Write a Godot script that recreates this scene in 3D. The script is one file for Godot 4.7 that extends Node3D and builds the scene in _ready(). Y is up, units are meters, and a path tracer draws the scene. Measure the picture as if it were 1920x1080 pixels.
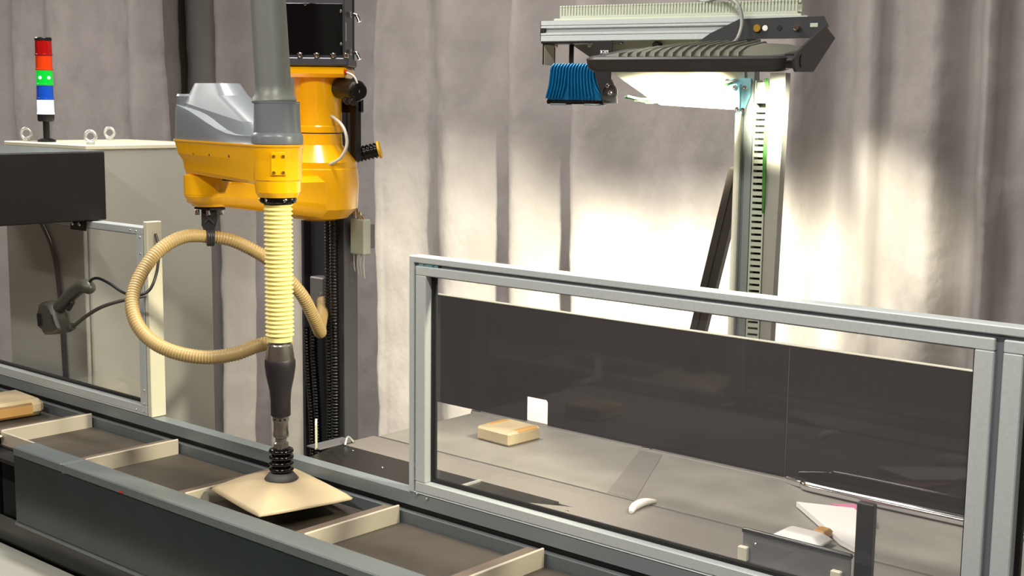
extends Node3D

var taken := {}
var M := {}


func _ready() -> void:
	# ---- camera, environment, lights -------------------------------------------------
	var cam := Camera3D.new()
	cam.name = "camera"
	cam.fov = 24.787
	cam.near = 0.05
	cam.far = 60.0
	add_child(cam)
	cam.transform = Transform3D(Basis(Vector3(0.75357, 0.012, -0.65726), Vector3(-0.09994, 0.9903, -0.0965), Vector3(0.64973, 0.13841, 0.74746)).orthonormalized(), Vector3(0, 1.888, 0))
	cam.current = true
	var env := Environment.new()
	env.background_mode = Environment.BG_COLOR
	env.background_color = Color(0, 0, 0)
	env.tonemap_mode = Environment.TONE_MAPPER_LINEAR
	env.tonemap_exposure = 1.0
	env.sdfgi_enabled = true
	env.ssao_enabled = true
	env.ssil_enabled = true
	var we := WorldEnvironment.new()
	we.name = "environment"
	we.environment = env
	add_child(we)
	materials()
	for p in [[Vector3(-6.4, 3.53, -2.0), "left rear"], [Vector3(-3.0, 3.53, -2.2), "right rear"], [Vector3(-5.6, 3.53, 2.4), "left front"], [Vector3(-2.4, 3.53, 0.4), "middle"], [Vector3(-0.5, 3.53, -1.0), "right side"]]:
		ceiling_lamp(p[0], p[1])
	pick_lamp()
	# ---- setting ----------------------------------------------------------------------
	room()
	curtains()
	# ---- machines ---------------------------------------------------------------------
	cabinet()
	near_conveyor()
	guard_fences()
	far_conveyor()
	mounting_column()
	robot()
	floodlight_gantry()
	scanner()
	packages()


# =====================================================================================
# materials
# =====================================================================================
func mat(key: String, c: Color, rough := 0.5, metal := 0.0) -> StandardMaterial3D:
	var m := StandardMaterial3D.new()
	m.resource_name = key
	m.albedo_color = c
	m.roughness = rough
	m.metallic = metal
	M[key] = m
	return m


func noise_tex(freq: float, lo: float, hi: float, oct := 4, sd := 1, normal := false, strength := 4.0) -> NoiseTexture2D:
	var n := FastNoiseLite.new()
	n.seed = sd
	n.noise_type = FastNoiseLite.TYPE_SIMPLEX_SMOOTH
	n.frequency = freq
	n.fractal_octaves = oct
	var t := NoiseTexture2D.new()
	t.width = 512
	t.height = 512
	t.seamless = true
	t.noise = n
	if normal:
		t.as_normal_map = true
		t.bump_strength = strength
	else:
		var g := Gradient.new()
		g.set_color(0, Color(lo, lo, lo))
		g.set_color(1, Color(hi, hi, hi))
		t.color_ramp = g
	return t


func tri(m: StandardMaterial3D, scale: Vector3) -> void:
	m.uv1_triplanar = true
	m.uv1_world_triplanar = true
	m.uv1_scale = scale


func materials() -> void:
	var mottle := noise_tex(0.012, 0.86, 1.0, 5, 3)
	var grain := noise_tex(0.06, 0.95, 1.0, 3, 8)
	var weave := noise_tex(0.03, 0.0, 1.0, 5, 5, true, 3.0)
	var m := mat("curtain_cloth", Color(0.67, 0.65, 0.642), 0.85)
	m.albedo_texture = mottle
	m.normal_enabled = true
	m.normal_texture = weave
	m.normal_scale = 0.5
	tri(m, Vector3(0.9, 0.5, 0.9))
	m = mat("aluminium", Color(0.77, 0.80, 0.80), 0.4, 0.1)
	m.albedo_texture = grain
	tri(m, Vector3(3, 3, 3))
	m = mat("mast_aluminium", Color(0.55, 0.58, 0.57), 0.4, 0.1)
	m = mat("rail_grey", Color(0.48, 0.515, 0.525), 0.36, 0.1)
	m = mat("bright_aluminium", Color(0.82, 0.83, 0.81), 0.28, 0.5)
	m = mat("grey_steel", Color(0.4, 0.43, 0.435), 0.36, 0.1)
	m.albedo_texture = grain
	tri(m, Vector3(2, 2, 2))
	m = mat("side_panel_steel", Color(0.19, 0.235, 0.235), 0.2, 0.3)
	m.albedo_texture = mottle
	tri(m, Vector3(0.8, 0.8, 0.8))
	m = mat("dark_slot", Color(0.4, 0.42, 0.44), 0.6, 0.1)
	m = mat("rubber", Color(0.045, 0.045, 0.05), 0.55)
	m = mat("black_plastic", Color(0.06, 0.06, 0.065), 0.35)
	m = mat("shiny_black", Color(0.035, 0.035, 0.04), 0.12)
	m = mat("matt_black", Color(0.05, 0.048, 0.042), 0.6)
	m = mat("chrome", Color(0.9, 0.9, 0.9), 0.12, 1.0)
	m = mat("cabinet_grey", Color(0.66, 0.66, 0.62), 0.45)
	m.albedo_texture = noise_tex(0.006, 0.95, 1.0, 3, 4)
	tri(m, Vector3(0.5, 0.5, 0.5))
	m = mat("cream_edge", Color(0.86, 0.85, 0.75), 0.5)
	m = mat("robot_yellow", Color(1.0, 0.73, 0.02), 0.24)
	m.clearcoat_enabled = true
	m.clearcoat = 0.6
	m.clearcoat_roughness = 0.1
	m = mat("robot_grey", Color(0.45, 0.475, 0.495), 0.32)
	m = mat("quill_tube", Color(0.47, 0.485, 0.46), 0.4, 0.1)
	m = mat("bellows_cream", Color(0.93, 0.88, 0.58), 0.5)
	m = mat("hose_tan", Color(0.68, 0.585, 0.39), 0.35)
	m = mat("grip_dark", Color(0.12, 0.108, 0.122), 0.5)
	m = mat("clamp_dark", Color(0.18, 0.18, 0.19), 0.4)
	m = mat("belt", Color(0.6, 0.585, 0.55), 0.5)
	m.albedo_texture = mottle
	tri(m, Vector3(0.7, 0.7, 0.7))
	m = mat("dark_belt_band", Color(0.5, 0.485, 0.46), 0.55)
	m = mat("table_black", Color(0.17, 0.16, 0.145), 0.4)
	m.albedo_texture = noise_tex(0.05, 0.6, 1.0, 5, 11)
	tri(m, Vector3(2, 2, 2))
	m = mat("tray_floor", Color(0.28, 0.255, 0.22), 0.6)
	m.albedo_texture = mottle
	tri(m, Vector3(1.2, 1.2, 1.2))
	m = mat("tray_wall", Color(0.72, 0.69, 0.62), 0.5)
	m = mat("tray_rim", Color(0.4, 0.35, 0.305), 0.6)
	m = mat("backboard", Color(0.085, 0.05, 0.049), 0.06)
	m.metallic_specular = 0.42
	m = mat("glass", Color(0.9, 0.92, 0.94, 0.06), 0.03)
	m.transparency = BaseMaterial3D.TRANSPARENCY_ALPHA
	m = mat("wrap", Color(0.84, 0.765, 0.62), 0.42)
	m.albedo_texture = noise_tex(0.008, 0.82, 1.0, 2, 21)
	tri(m, Vector3(1.5, 1.5, 1.5))
	m = mat("wrap_tan", Color(0.74, 0.57, 0.33), 0.5)
	m = mat("white_paper", Color(0.95, 0.94, 0.92), 0.5)
	m = mat("pink", Color(0.85, 0.5, 0.62), 0.5)
	m = mat("wire_duct", Color(0.74, 0.77, 0.70), 0.5)
	m = mat("lamp_body", Color(0.22, 0.215, 0.215), 0.38, 0.25)
	m = mat("lamp_top", Color(0.43, 0.43, 0.39), 0.4, 0.1)
	m = mat("yoke", Color(0.21, 0.22, 0.23), 0.42, 0.2)
	m = mat("blue_fin", Color(0.03, 0.42, 0.62), 0.28, 0.4)
	m = mat("sensor_black", Color(0.07, 0.07, 0.08), 0.45)
	m = mat("gusset", Color(0.78, 0.76, 0.66), 0.55)
	m = mat("blue_zinc", Color(0.55, 0.78, 0.84), 0.3, 0.3)
	m = mat("white_pipe", Color(0.92, 0.92, 0.84), 0.5)
	m = mat("strut", Color(0.22, 0.2, 0.185), 0.5)
	m = mat("belt_edge", Color(0.5, 0.48, 0.455), 0.5)
	m = mat("green_wire", Color(0.25, 0.5, 0.2), 0.5)
	m = mat("grey_cable", Color(0.55, 0.56, 0.54), 0.5)
	m = mat("light_cable", Color(0.78, 0.77, 0.72), 0.5)
	m = mat("brass", Color(0.75, 0.6, 0.25), 0.35, 0.8)
	m = mat("red_plastic", Color(0.8, 0.12, 0.08), 0.4)
	m = mat("warn_yellow", Color(0.9, 0.72, 0.1), 0.5)
	m = mat("scanner_grey", Color(0.27, 0.265, 0.235), 0.4)
	m = mat("column_grey", Color(0.25, 0.25, 0.28), 0.45, 0.2)
	m = mat("column_light", Color(0.47, 0.47, 0.47), 0.4, 0.2)
	m = mat("column_mid", Color(0.36, 0.355, 0.375), 0.4, 0.15)
	m = mat("tool_steel", Color(0.62, 0.61, 0.58), 0.25, 0.9)
	m = mat("lip_rubber", Color(0.3, 0.29, 0.29), 0.6)
	m = mat("floor_paint", Color(0.42, 0.41, 0.39), 0.5)
	m.albedo_texture = mottle
	tri(m, Vector3(0.4, 0.4, 0.4))
	m = mat("wall_paint", Color(0.62, 0.56, 0.49), 0.8)
	m = mat("wall_brown", Color(0.5, 0.39, 0.33), 0.8)
	m = mat("ceiling_paint", Color(0.75, 0.73, 0.69), 0.9)
	m = mat("tube_glow", Color(1, 1, 1), 0.5)
	m.emission_enabled = true
	m.emission = Color(1.0, 0.975, 0.945)
	m.emission_energy_multiplier = 2.0
	m = mat("led_glow", Color(1, 1, 1), 0.3)
	m.emission_enabled = true
	m.emission = Color(1.0, 0.98, 0.92)
	m.emission_energy_multiplier = 1.3
	for e in [["beacon_red", Color(0.62, 0.03, 0.04), 0.0], ["beacon_orange", Color(0.85, 0.24, 0.05), 0.0], ["beacon_blue", Color(0.07, 0.3, 0.74), 0.0]]:
		m = mat(e[0], e[1], 0.2)
	m = mat("beacon_green", Color(0.02, 0.6, 0.15), 0.2)
	m.emission_enabled = true
	m.emission = Color(0.0, 0.75, 0.2)
	m.emission_energy_multiplier = 0.7
	m = mat("beacon_green_led", Color(0.7, 1, 0.8), 0.2)
	m.emission_enabled = true
	m.emission = Color(0.65, 1.0, 0.8)
	m.emission_energy_multiplier = 2.0
	m = mat("beacon_white", Color(1, 1, 1), 0.2)
	m.emission_enabled = true
	m.emission = Color(0.93, 0.96, 1.0)
	m.emission_energy_multiplier = 1.1


# =====================================================================================
# object helpers
# =====================================================================================
func numbered(n: String) -> String:
	if not taken.has(n):
		taken[n] = 0
		return n
	taken[n] += 1
	return "%s_%03d" % [n, taken[n]]


func thing(called: String, label: String, category: String, at := Vector3.ZERO, group := "") -> Node3D:
	var o := Node3D.new()
	o.name = numbered(called)
	add_child(o)
	o.position = at
	tag(o, label, category, group)
	return o


func tag(o: Node3D, label: String, category: String, group := "") -> void:
	o.set_meta("label", label)
	o.set_meta("category", category)
	if group:
		o.set_meta("group", group)


func S() -> SurfaceTool:
	var st := SurfaceTool.new()
	st.begin(Mesh.PRIMITIVE_TRIANGLES)
	return st


func put(called: String, st: SurfaceTool, material: String, parent: Node3D = null, label := "") -> MeshInstance3D:
	st.generate_normals()
	st.set_material(M[material])
	var o := MeshInstance3D.new()
	o.mesh = st.commit()
	if parent == null:
		o.name = numbered(called)
		add_child(o)
	else:
		o.name = called
		parent.add_child(o, true)
	if label:
		o.set_meta("label", label)
	return o


func structure(called: String, st: SurfaceTool, material: String) -> MeshInstance3D:
	var o := put(called, st, material)
	o.set_meta("kind", "structure")
	return o


func stuff(o: MeshInstance3D) -> void:
	o.set_meta("kind", "stuff")


# =====================================================================================
# shape helpers
# =====================================================================================
func poly(st: SurfaceTool, p: Array, out: Vector3, group := -1) -> void:
	var n := Vector3.ZERO
	for i in range(1, p.size() - 1):
		n += (p[i] - p[0]).cross(p[i + 1] - p[0])
	if n.length_squared() < 1e-20:
		return
	var flip := n.dot(out) < 0.0
	st.set_smooth_group(group if group >= 0 else 0xFFFFFFFF)
	for i in range(1, p.size() - 1):
		var a: Vector3 = p[0]
		var b: Vector3 = p[i]
		var c: Vector3 = p[i + 1]
		if (b - a).cross(c - a).length_squared() < 1e-22:
			continue
		st.add_vertex(a)
		st.add_vertex(b if flip else c)
		st.add_vertex(c if flip else b)


func box(st: SurfaceTool, c: Vector3, s: Vector3, b := 0.002, basis := Basis()) -> void:
	var h := s / 2.0
	b = minf(b, minf(h.x, minf(h.y, h.z)) * 0.9)
	var v := func(sg: Vector3, k: int) -> Vector3:
		var q := Vector3(sg.x * (h.x - (0.0 if k == 0 else b)), sg.y * (h.y - (0.0 if k == 1 else b)), sg.z * (h.z - (0.0 if k == 2 else b)))
		return c + basis * q
	for k in 3:
		for sgn in [-1.0, 1.0]:
			var pts := []
			for q in [[-1, -1], [1, -1], [1, 1], [-1, 1]]:
				var sg := Vector3.ZERO
				sg[k] = sgn
				sg[(k + 1) % 3] = q[0]
				sg[(k + 2) % 3] = q[1]
				pts.append(v.call(sg, k))
			var o := Vector3.ZERO
			o[k] = sgn
			poly(st, pts, basis * o)
	if b <= 0.0:
		return
	for k in 3:
		var i := (k + 1) % 3
		var j := (k + 2) % 3
		for si in [-1.0, 1.0]:
			for sj in [-1.0, 1.0]:
				var a := Vector3.ZERO
				a[i] = si
				a[j] = sj
				var lo := a
				lo[k] = -1.0
				var hi := a
				hi[k] = 1.0
				poly(st, [v.call(lo, i), v.call(lo, j), v.call(hi, j), v.call(hi, i)], basis * a)
	for x in [-1.0, 1.0]:
		for y in [-1.0, 1.0]:
			for z in [-1.0, 1.0]:
				var sg := Vector3(x, y, z)
				poly(st, [v.call(sg, 0), v.call(sg, 1), v.call(sg, 2)], basis * sg)


func lohi(st: SurfaceTool, lo: Vector3, hi: Vector3, b := 0.002) -> void:
	box(st, (lo + hi) / 2.0, hi - lo, b)


# profile of (radius, height) pairs from the bottom to the top, outside to the right of travel
func lathe(st: SurfaceTool, prof: Array, xf := Transform3D(), n := 28, crease := 0.6) -> void:
	var group := 1
	for i in prof.size() - 1:
		var a: Vector2 = prof[i]
		var b: Vector2 = prof[i + 1]
		if i > 0 and absf((a - prof[i - 1]).angle_to(b - a)) > crease:
			group += 1
		for k in n:
			var t0 := TAU * k / n
			var t1 := TAU * ((k + 1) % n) / n
			var r0 := Vector3(cos(t0), 0, sin(t0))
			var r1 := Vector3(cos(t1), 0, sin(t1))
			var out := (r0 + r1).normalized() * (b.y - a.y) - Vector3.UP * (b.x - a.x)
			poly(st, [xf * (r0 * a.x + Vector3.UP * a.y), xf * (r1 * a.x + Vector3.UP * a.y), xf * (r1 * b.x + Vector3.UP * b.y), xf * (r0 * b.x + Vector3.UP * b.y)], xf.basis * out, group)


func axis_xf(at: Vector3, dir: Vector3) -> Transform3D:
	var y := dir.normalized()
	var x := y.cross(Vector3(0.31, 0.17, 0.93)).normalized()
	return Transform3D(Basis(x, y, x.cross(y)), at)


func cyl(st: SurfaceTool, a: Vector3, b: Vector3, r: float, n := 16, bev := 0.0) -> void:
	var l := (b - a).length()
	if bev > 0.0:
		lathe(st, [Vector2(0, 0), Vector2(r - bev, 0), Vector2(r, bev), Vector2(r, l - bev), Vector2(r - bev, l), Vector2(0, l)], axis_xf(a, b - a), n)
	else:
		lathe(st, [Vector2(0, 0), Vector2(r, 0), Vector2(r, l), Vector2(0, l)], axis_xf(a, b - a), n)


func smooth_path(pts: Array, per := 8) -> Array:
	var out := []
	for i in pts.size() - 1:
		var p0: Vector3 = pts[maxi(i - 1, 0)]
		var p1: Vector3 = pts[i]
		var p2: Vector3 = pts[i + 1]
		var p3: Vector3 = pts[mini(i + 2, pts.size() - 1)]
		for k in per:
			out.append(p1.cubic_interpolate(p2, p0, p3, float(k) / per))
	out.append(pts[-1])
	return out


func resample(pts: Array, step: float) -> Array:
	var out := [pts[0]]
	var left := step
	for i in pts.size() - 1:
		var a: Vector3 = pts[i]
		var b: Vector3 = pts[i + 1]
		var l := a.distance_to(b)
		var at := left
		while at <= l:
			out.append(a.lerp(b, at / l))
			at += step
		left = at - l
	return out


func tube(st: SurfaceTool, pts: Array, radii: Array, n := 12, closed := false) -> void:
	var rings := []
	var m := pts.size()
	var up := Vector3(0.2, 0.9, 0.35)
	for i in m:
		var t: Vector3 = (pts[(i + 1) % m] - pts[(i - 1 + m) % m]) if closed else (pts[mini(i + 1, m - 1)] - pts[maxi(i - 1, 0)])
		t = t.normalized()
		up = (up - t * up.dot(t)).normalized()
		var side := t.cross(up)
		var r: float = radii[i % radii.size()]
		var ring := []
		for k in n:
			ring.append(pts[i] + (up * cos(TAU * k / n) + side * sin(TAU * k / n)) * r)
		rings.append(ring)
	for i in (m if closed else m - 1):
		var a: Array = rings[i]
		var b: Array = rings[(i + 1) % m]
		for k in n:
			var k2 := (k + 1) % n
			poly(st, [a[k], a[k2], b[k2], b[k]], (a[k] + a[k2]) / 2.0 - pts[i], 1)
	if not closed:
		poly(st, rings[0], pts[0] - pts[1])
		poly(st, rings[m - 1], pts[m - 1] - pts[m - 2])


func cord(st: SurfaceTool, pts: Array, r: float, n := 10, per := 8) -> void:
	tube(st, smooth_path(pts, per), [r], n)


func corrugated(st: SurfaceTool, pts: Array, r: float, depth: float, pitch: float, n := 14) -> void:
	tube(st, resample(smooth_path(pts, 24), pitch / 4.0), [r, r - depth * 0.35, r - depth, r - depth * 0.35], n)


func loft(st: SurfaceTool, rings: Array, capb := true, capt := true, creases := []) -> void:
	var group := 1
	var mid := []
	for r in rings:
		var c := Vector3.ZERO
		for p in r:
			c += p
		mid.append(c / r.size())
	for i in rings.size() - 1:
		if i in creases:
			group += 1
		var a: Array = rings[i]
		var b: Array = rings[i + 1]
		var n := a.size()
		for k in n:
			var k2 := (k + 1) % n
			var out: Vector3 = (b[k2] - a[k]).cross(b[k] - a[k2])
			var away: Vector3 = (a[k] + a[k2] + b[k] + b[k2]) / 4.0 - (mid[i] + mid[i + 1]) / 2.0
			var flat_ring := absf(mid[i].y - mid[i + 1].y) < 0.0005
			if flat_ring:
				away = Vector3.UP
			if out.dot(away) < 0.0:
				out = -out
			poly(st, [a[k], a[k2], b[k2], b[k]], out, group)
	if capb:
		poly(st, rings[0], mid[0] - mid[1])
	if capt:
		poly(st, rings[-1], mid[-1] - mid[-2])


# outline round two circles (elbow a, wrist b) as a ring; the height of each point comes from its place along a -> b
func link_ring(a: Vector2, ra: float, b: Vector2, rb: float, ya: float, yb: float, arc := 18, side := 8) -> Array:
	var d := b - a
	var l := d.length()
	var u := d / l
	var w := Vector2(-u.y, u.x)
	var t0 := acos(clampf((ra - rb) / l, -1, 1))
	var flat := []
	for i in arc + 1:
		var t := -t0 + 2.0 * t0 * i / arc
		flat.append(b + (u * cos(t) + w * sin(t)) * rb)
	var s0: Vector2 = flat[-1]
	var e0 := a + (u * cos(t0) + w * sin(t0)) * ra
	for i in range(1, side):
		flat.append(s0.lerp(e0, float(i) / side))
	for i in arc + 1:
		var t := t0 + (TAU - 2.0 * t0) * i / arc
		flat.append(a + (u * cos(t) + w * sin(t)) * ra)
	var s1: Vector2 = flat[-1]
	var e1: Vector2 = flat[0]
	for i in range(1, side):
		flat.append(s1.lerp(e1, float(i) / side))
	var ring := []
	for p in flat:
		var k: float = clampf((p - a).dot(u) / l, 0.0, 1.0)
		ring.append(Vector3(p.x, lerpf(ya, yb, k), p.y))
	return ring


# a flat outline (x, y of xf) given thickness along +z of xf
func extrude(st: SurfaceTool, outline: Array, xf: Transform3D, depth: float) -> void:
	var pk := PackedVector2Array(outline)
	if Geometry2D.is_polygon_clockwise(pk):
		pk.reverse()
	var idx := Geometry2D.triangulate_polygon(pk)
	for i in range(0, idx.size(), 3):
		for z in [0.0, depth]:
			var p := []
			for k in 3:
				p.append(xf * Vector3(pk[idx[i + k]].x, pk[idx[i + k]].y, z))
			poly(st, p, xf.basis * Vector3(0, 0, -1.0 if z == 0.0 else 1.0))
	for i in pk.size():
		var a := pk[i]
		var b := pk[(i + 1) % pk.size()]
		var o := Vector3(b.y - a.y, a.x - b.x, 0)
		poly(st, [xf * Vector3(a.x, a.y, 0), xf * Vector3(b.x, b.y, 0), xf * Vector3(b.x, b.y, depth), xf * Vector3(a.x, a.y, depth)], xf.basis * o)


# T-slot section: w along side, h along up, slots on the named sides
func section(w: float, h: float, slots: String, sw := 0.008, sd := 0.009) -> Array:
	var x := w / 2.0
	var y := h / 2.0
	var p := [Vector2(-x, -y)]
	if "b" in slots:
		p.append_array([Vector2(-sw / 2, -y), Vector2(-sw / 2, -y + sd), Vector2(sw / 2, -y + sd), Vector2(sw / 2, -y)])
	p.append(Vector2(x, -y))
	if "r" in slots:
		p.append_array([Vector2(x, -sw / 2), Vector2(x - sd, -sw / 2), Vector2(x - sd, sw / 2), Vector2(x, sw / 2)])
	p.append(Vector2(x, y))
	if "t" in slots:
		p.append_array([Vector2(sw / 2, y), Vector2(sw / 2, y - sd), Vector2(-sw / 2, y - sd), Vector2(-sw / 2, y)])
	p.append(Vector2(-x, y))
	if "l" in slots:
		p.append_array([Vector2(-x, sw / 2), Vector2(-x + sd, sw / 2), Vector2(-x + sd, -sw / 2), Vector2(-x, -sw / 2)])
	return p


func bar(st: SurfaceTool, a: Vector3, b: Vector3, up: Vector3, outline: Array) -> void:
	var z := (b - a).normalized()
	var y := (up - z * up.dot(z)).normalized()
	extrude(st, outline, Transform3D(Basis(y.cross(z), y, z), a), (b - a).length())


func screw(parent: Node3D, at: Vector3, dir: Vector3, r := 0.004, h := 0.003, material := "chrome", called := "screw") -> MeshInstance3D:
	var st := S()
	lathe(st, [Vector2(0, 0), Vector2(r, 0), Vector2(r, h * 0.7), Vector2(r * 0.8, h), Vector2(r * 0.45, h), Vector2(r * 0.4, h * 0.5), Vector2(0, h * 0.5)], axis_xf(at, dir), 12)
	return put(called, st, material, parent)


# =====================================================================================
# setting
# =====================================================================================
func ceiling_lamp(p: Vector3, place: String) -> void:
	var t := thing("ceiling_lamp", "long white fluorescent ceiling lamp above the %s of the hall" % place, "ceiling lamp", p, "hall ceiling lamps")
	var st := S()
	box(st, Vector3(0, 0.035, 0), Vector3(1.5, 0.07, 0.3), 0.006)
	put("housing", st, "ceiling_paint", t)
	st = S()
	box(st, Vector3(0, -0.006, 0), Vector3(1.42, 0.012, 0.22), 0.003)
	put("diffuser", st, "tube_glow", t)
	var l := AreaLight3D.new()
	l.name = "lamp_light"
	l.area_size = Vector2(1.42, 0.22)
	l.light_color = Color(1.0, 0.975, 0.945)
	l.light_energy = 7.3
	l.area_range = 14.0
	l.shadow_enabled = true
	t.add_child(l)
	l.rotation.x = -PI / 2
	l.position.y = -0.02


func pick_lamp() -> void:
	var p := Vector3(-0.62, 2.36, -2.5)
	var t := thing("work_lamp", "second floodlight hanging outside the photo that lights the picking place", "floodlight", p)
	var aim := (Vector3(-2.68, 0.89, -2.03) - p).normalized()
	var right := aim.cross(Vector3.UP).normalized()
	var b := Basis(right, right.cross(aim), -aim)
	var st := S()
	box(st, b * Vector3(0, 0, 0.03), Vector3(0.26, 0.2, 0.06), 0.01, b)
	put("housing", st, "lamp_body", t)
	st = S()
	box(st, b * Vector3(0, 0, -0.002), Vector3(0.22, 0.16, 0.008), 0.002, b)
	put("glass_lens", st, "led_glow", t)
	st = S()
	cyl(st, Vector3(0, 0.06, 0), Vector3(0, 1.24, 0), 0.012)
	put("hanger_rod", st, "lamp_body", t)
	var s := SpotLight3D.new()
	s.name = "work_beam"
	s.light_color = Color(1.0, 0.96, 0.84)
	s.light_energy = 7.5
	s.light_size = 0.08
	s.spot_range = 12.0
	s.spot_attenuation = 2.0
	s.spot_angle = 21.0
	s.spot_angle_attenuation = 0.6
	s.shadow_enabled = true
	t.add_child(s)
	s.basis = b
	s.position = aim * 0.03


func room() -> void:
	var st := S()
	lohi(st, Vector3(-10.1, -0.1, -4.6), Vector3(3.1, 0, 3.6), 0)
	structure("floor", st, "floor_paint")
	st = S()
	lohi(st, Vector3(-10.1, 3.6, -4.6), Vector3(3.1, 3.7, 3.6), 0)
	structure("ceiling", st, "ceiling_paint")
	st = S()
	lohi(st, Vector3(-10.1, 0, -4.6), Vector3(3.1, 3.6, -4.5), 0)
	structure("wall_back", st, "wall_paint")
	st = S()
	lohi(st, Vector3(-10.1, 0, 3.5), Vector3(3.1, 3.6, 3.6), 0)
	structure("wall_front", st, "wall_brown")
	st = S()
	lohi(st, Vector3(-10.1, 0, -4.5), Vector3(-10, 3.6, 3.5), 0)
	structure("wall_left", st, "wall_paint")
	st = S()
	lohi(st, Vector3(3, 0, -4.5), Vector3(3.1, 3.6, 3.5), 0)
	structure("wall_right", st, "wall_brown")


var folds := [[-9.9, 0.0], [-9.6, -0.06], [-9.3, 0.05], [-9.0, -0.05], [-8.7, 0.06], [-8.4, -0.04], [-8.15, 0.05], [-7.93, -0.03], [-7.63, 0.05], [-7.46, -0.04], [-7.22, 0.04], [-7.01, 0.0], [-6.81, 0.05], [-6.34, -0.06], [-6.07, 0.03], [-5.87, -0.08], [-5.74, 0.08], [-5.58, -0.05], [-5.32, 0.06], [-5.14, -0.09], [-4.91, 0.04], [-4.64, -0.03], [-4.46, 0.03], [-4.25, -0.05], [-4.13, 0.06], [-3.92, 0.0], [-3.73, 0.07], [-3.51, -0.05], [-3.37, 0.07], [-3.16, -0.06], [-3.04, 0.09], [-2.79, -0.02], [-2.61, 0.01], [-2.43, -0.03], [-2.29, -0.02], [-2.15, 0.08], [-2.06, -0.06], [-1.89, 0.05], [-1.85, 0.0], [-1.69, 0.06], [-1.6, -0.03], [-1.52, 0.05], [-1.49, -0.02], [-1.39, 0.0], [-1.2, 0.03], [-1.0, 0.06], [-0.75, -0.05], [-0.5, 0.05], [-0.2, -0.06], [0.1, 0.05], [0.4, -0.05], [0.7, 0.05], [1.0, -0.05], [1.3, 0.05], [1.7, -0.05], [2.1, 0.05], [2.5, -0.05], [2.9, 0.0]]


func fold(x: float) -> float:
	for i in folds.size() - 1:
		if x <= folds[i + 1][0]:
			var k: float = clampf((x - folds[i][0]) / (folds[i + 1][0] - folds[i][0]), 0, 1)
			return lerpf(folds[i][1], folds[i + 1][1], k * k * (3.0 - 2.0 * k)) * (1.4 if x < -4.12 else 1.15)
	return 0.0


func curtain_panel(x0: float, x1: float, z: float, label: String) -> void:
	var n := FastNoiseLite.new()
	n.seed = 7
	n.frequency = 1.0
	n.fractal_octaves = 3
	var w := FastNoiseLite.new()
	w.seed = 19
	w.noise_type = FastNoiseLite.TYPE_CELLULAR
	w.cellular_return_type = FastNoiseLite.RETURN_DISTANCE2_SUB
	w.frequency = 2.2
	var nx := int((x1 - x0) / 0.016)
	var ny := 90
	var top := 3.3
	var st := S()
	st.set_smooth_group(1)
	var row := []
	for j in ny + 1:
		var y := 0.02 + (top - 0.02) * j / ny
		var r := PackedVector3Array()
		for i in nx + 1:
			var x := x0 + (x1 - x0) * i / nx
			var drift := 0.03 * n.get_noise_2d(x * 0.6, y * 0.5)
			var crease := clampf(0.12 - w.get_noise_2d(x * 1.0 + 0.6 * y, y * 0.7) - 0.75, 0.0, 0.2)
			r.append(Vector3(x, y, z + fold(x + drift + 0.02 * (y - 1.6) * n.get_noise_1d(x * 2.0)) + 0.012 * n.get_noise_2d(x * 3.0, y * 2.2) + 0.02 * crease))
		row.append(r)
	for j in ny:
		for i in nx:
			poly(st, [row[j][i], row[j][i + 1], row[j + 1][i + 1], row[j + 1][i]], Vector3.BACK, 1)
	var o := put("curtain", st, "curtain_cloth")
	tag(o, label, "curtain", "grey cloth curtains along the back")


func curtains() -> void:
	curtain_panel(-9.9, -5.79, -3.97, "grey-beige cloth curtain in soft folds behind the signal tower and cabinet")
	curtain_panel(-6.1, -3.85, -4.33, "shaded grey curtain hanging directly behind the yellow robot")
	curtain_panel(-4.15, 2.9, -3.95, "wide mauve-grey curtain lit white by the floodlight in front of it")
	var st := S()
	bar(st, Vector3(-9.95, 3.33, -3.95), Vector3(2.95, 3.33, -3.95), Vector3.UP, section(0.22, 0.05, "b", 0.02, 0.01))
	for i in 6:
		cyl(st, Vector3(-9.0 + i * 2.2, 3.35, -3.95), Vector3(-9.0 + i * 2.2, 3.6, -3.95), 0.012)
	var o := put("curtain_track", st, "aluminium")
	tag(o, "aluminium track under the ceiling that carries the curtains", "curtain track")


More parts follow.
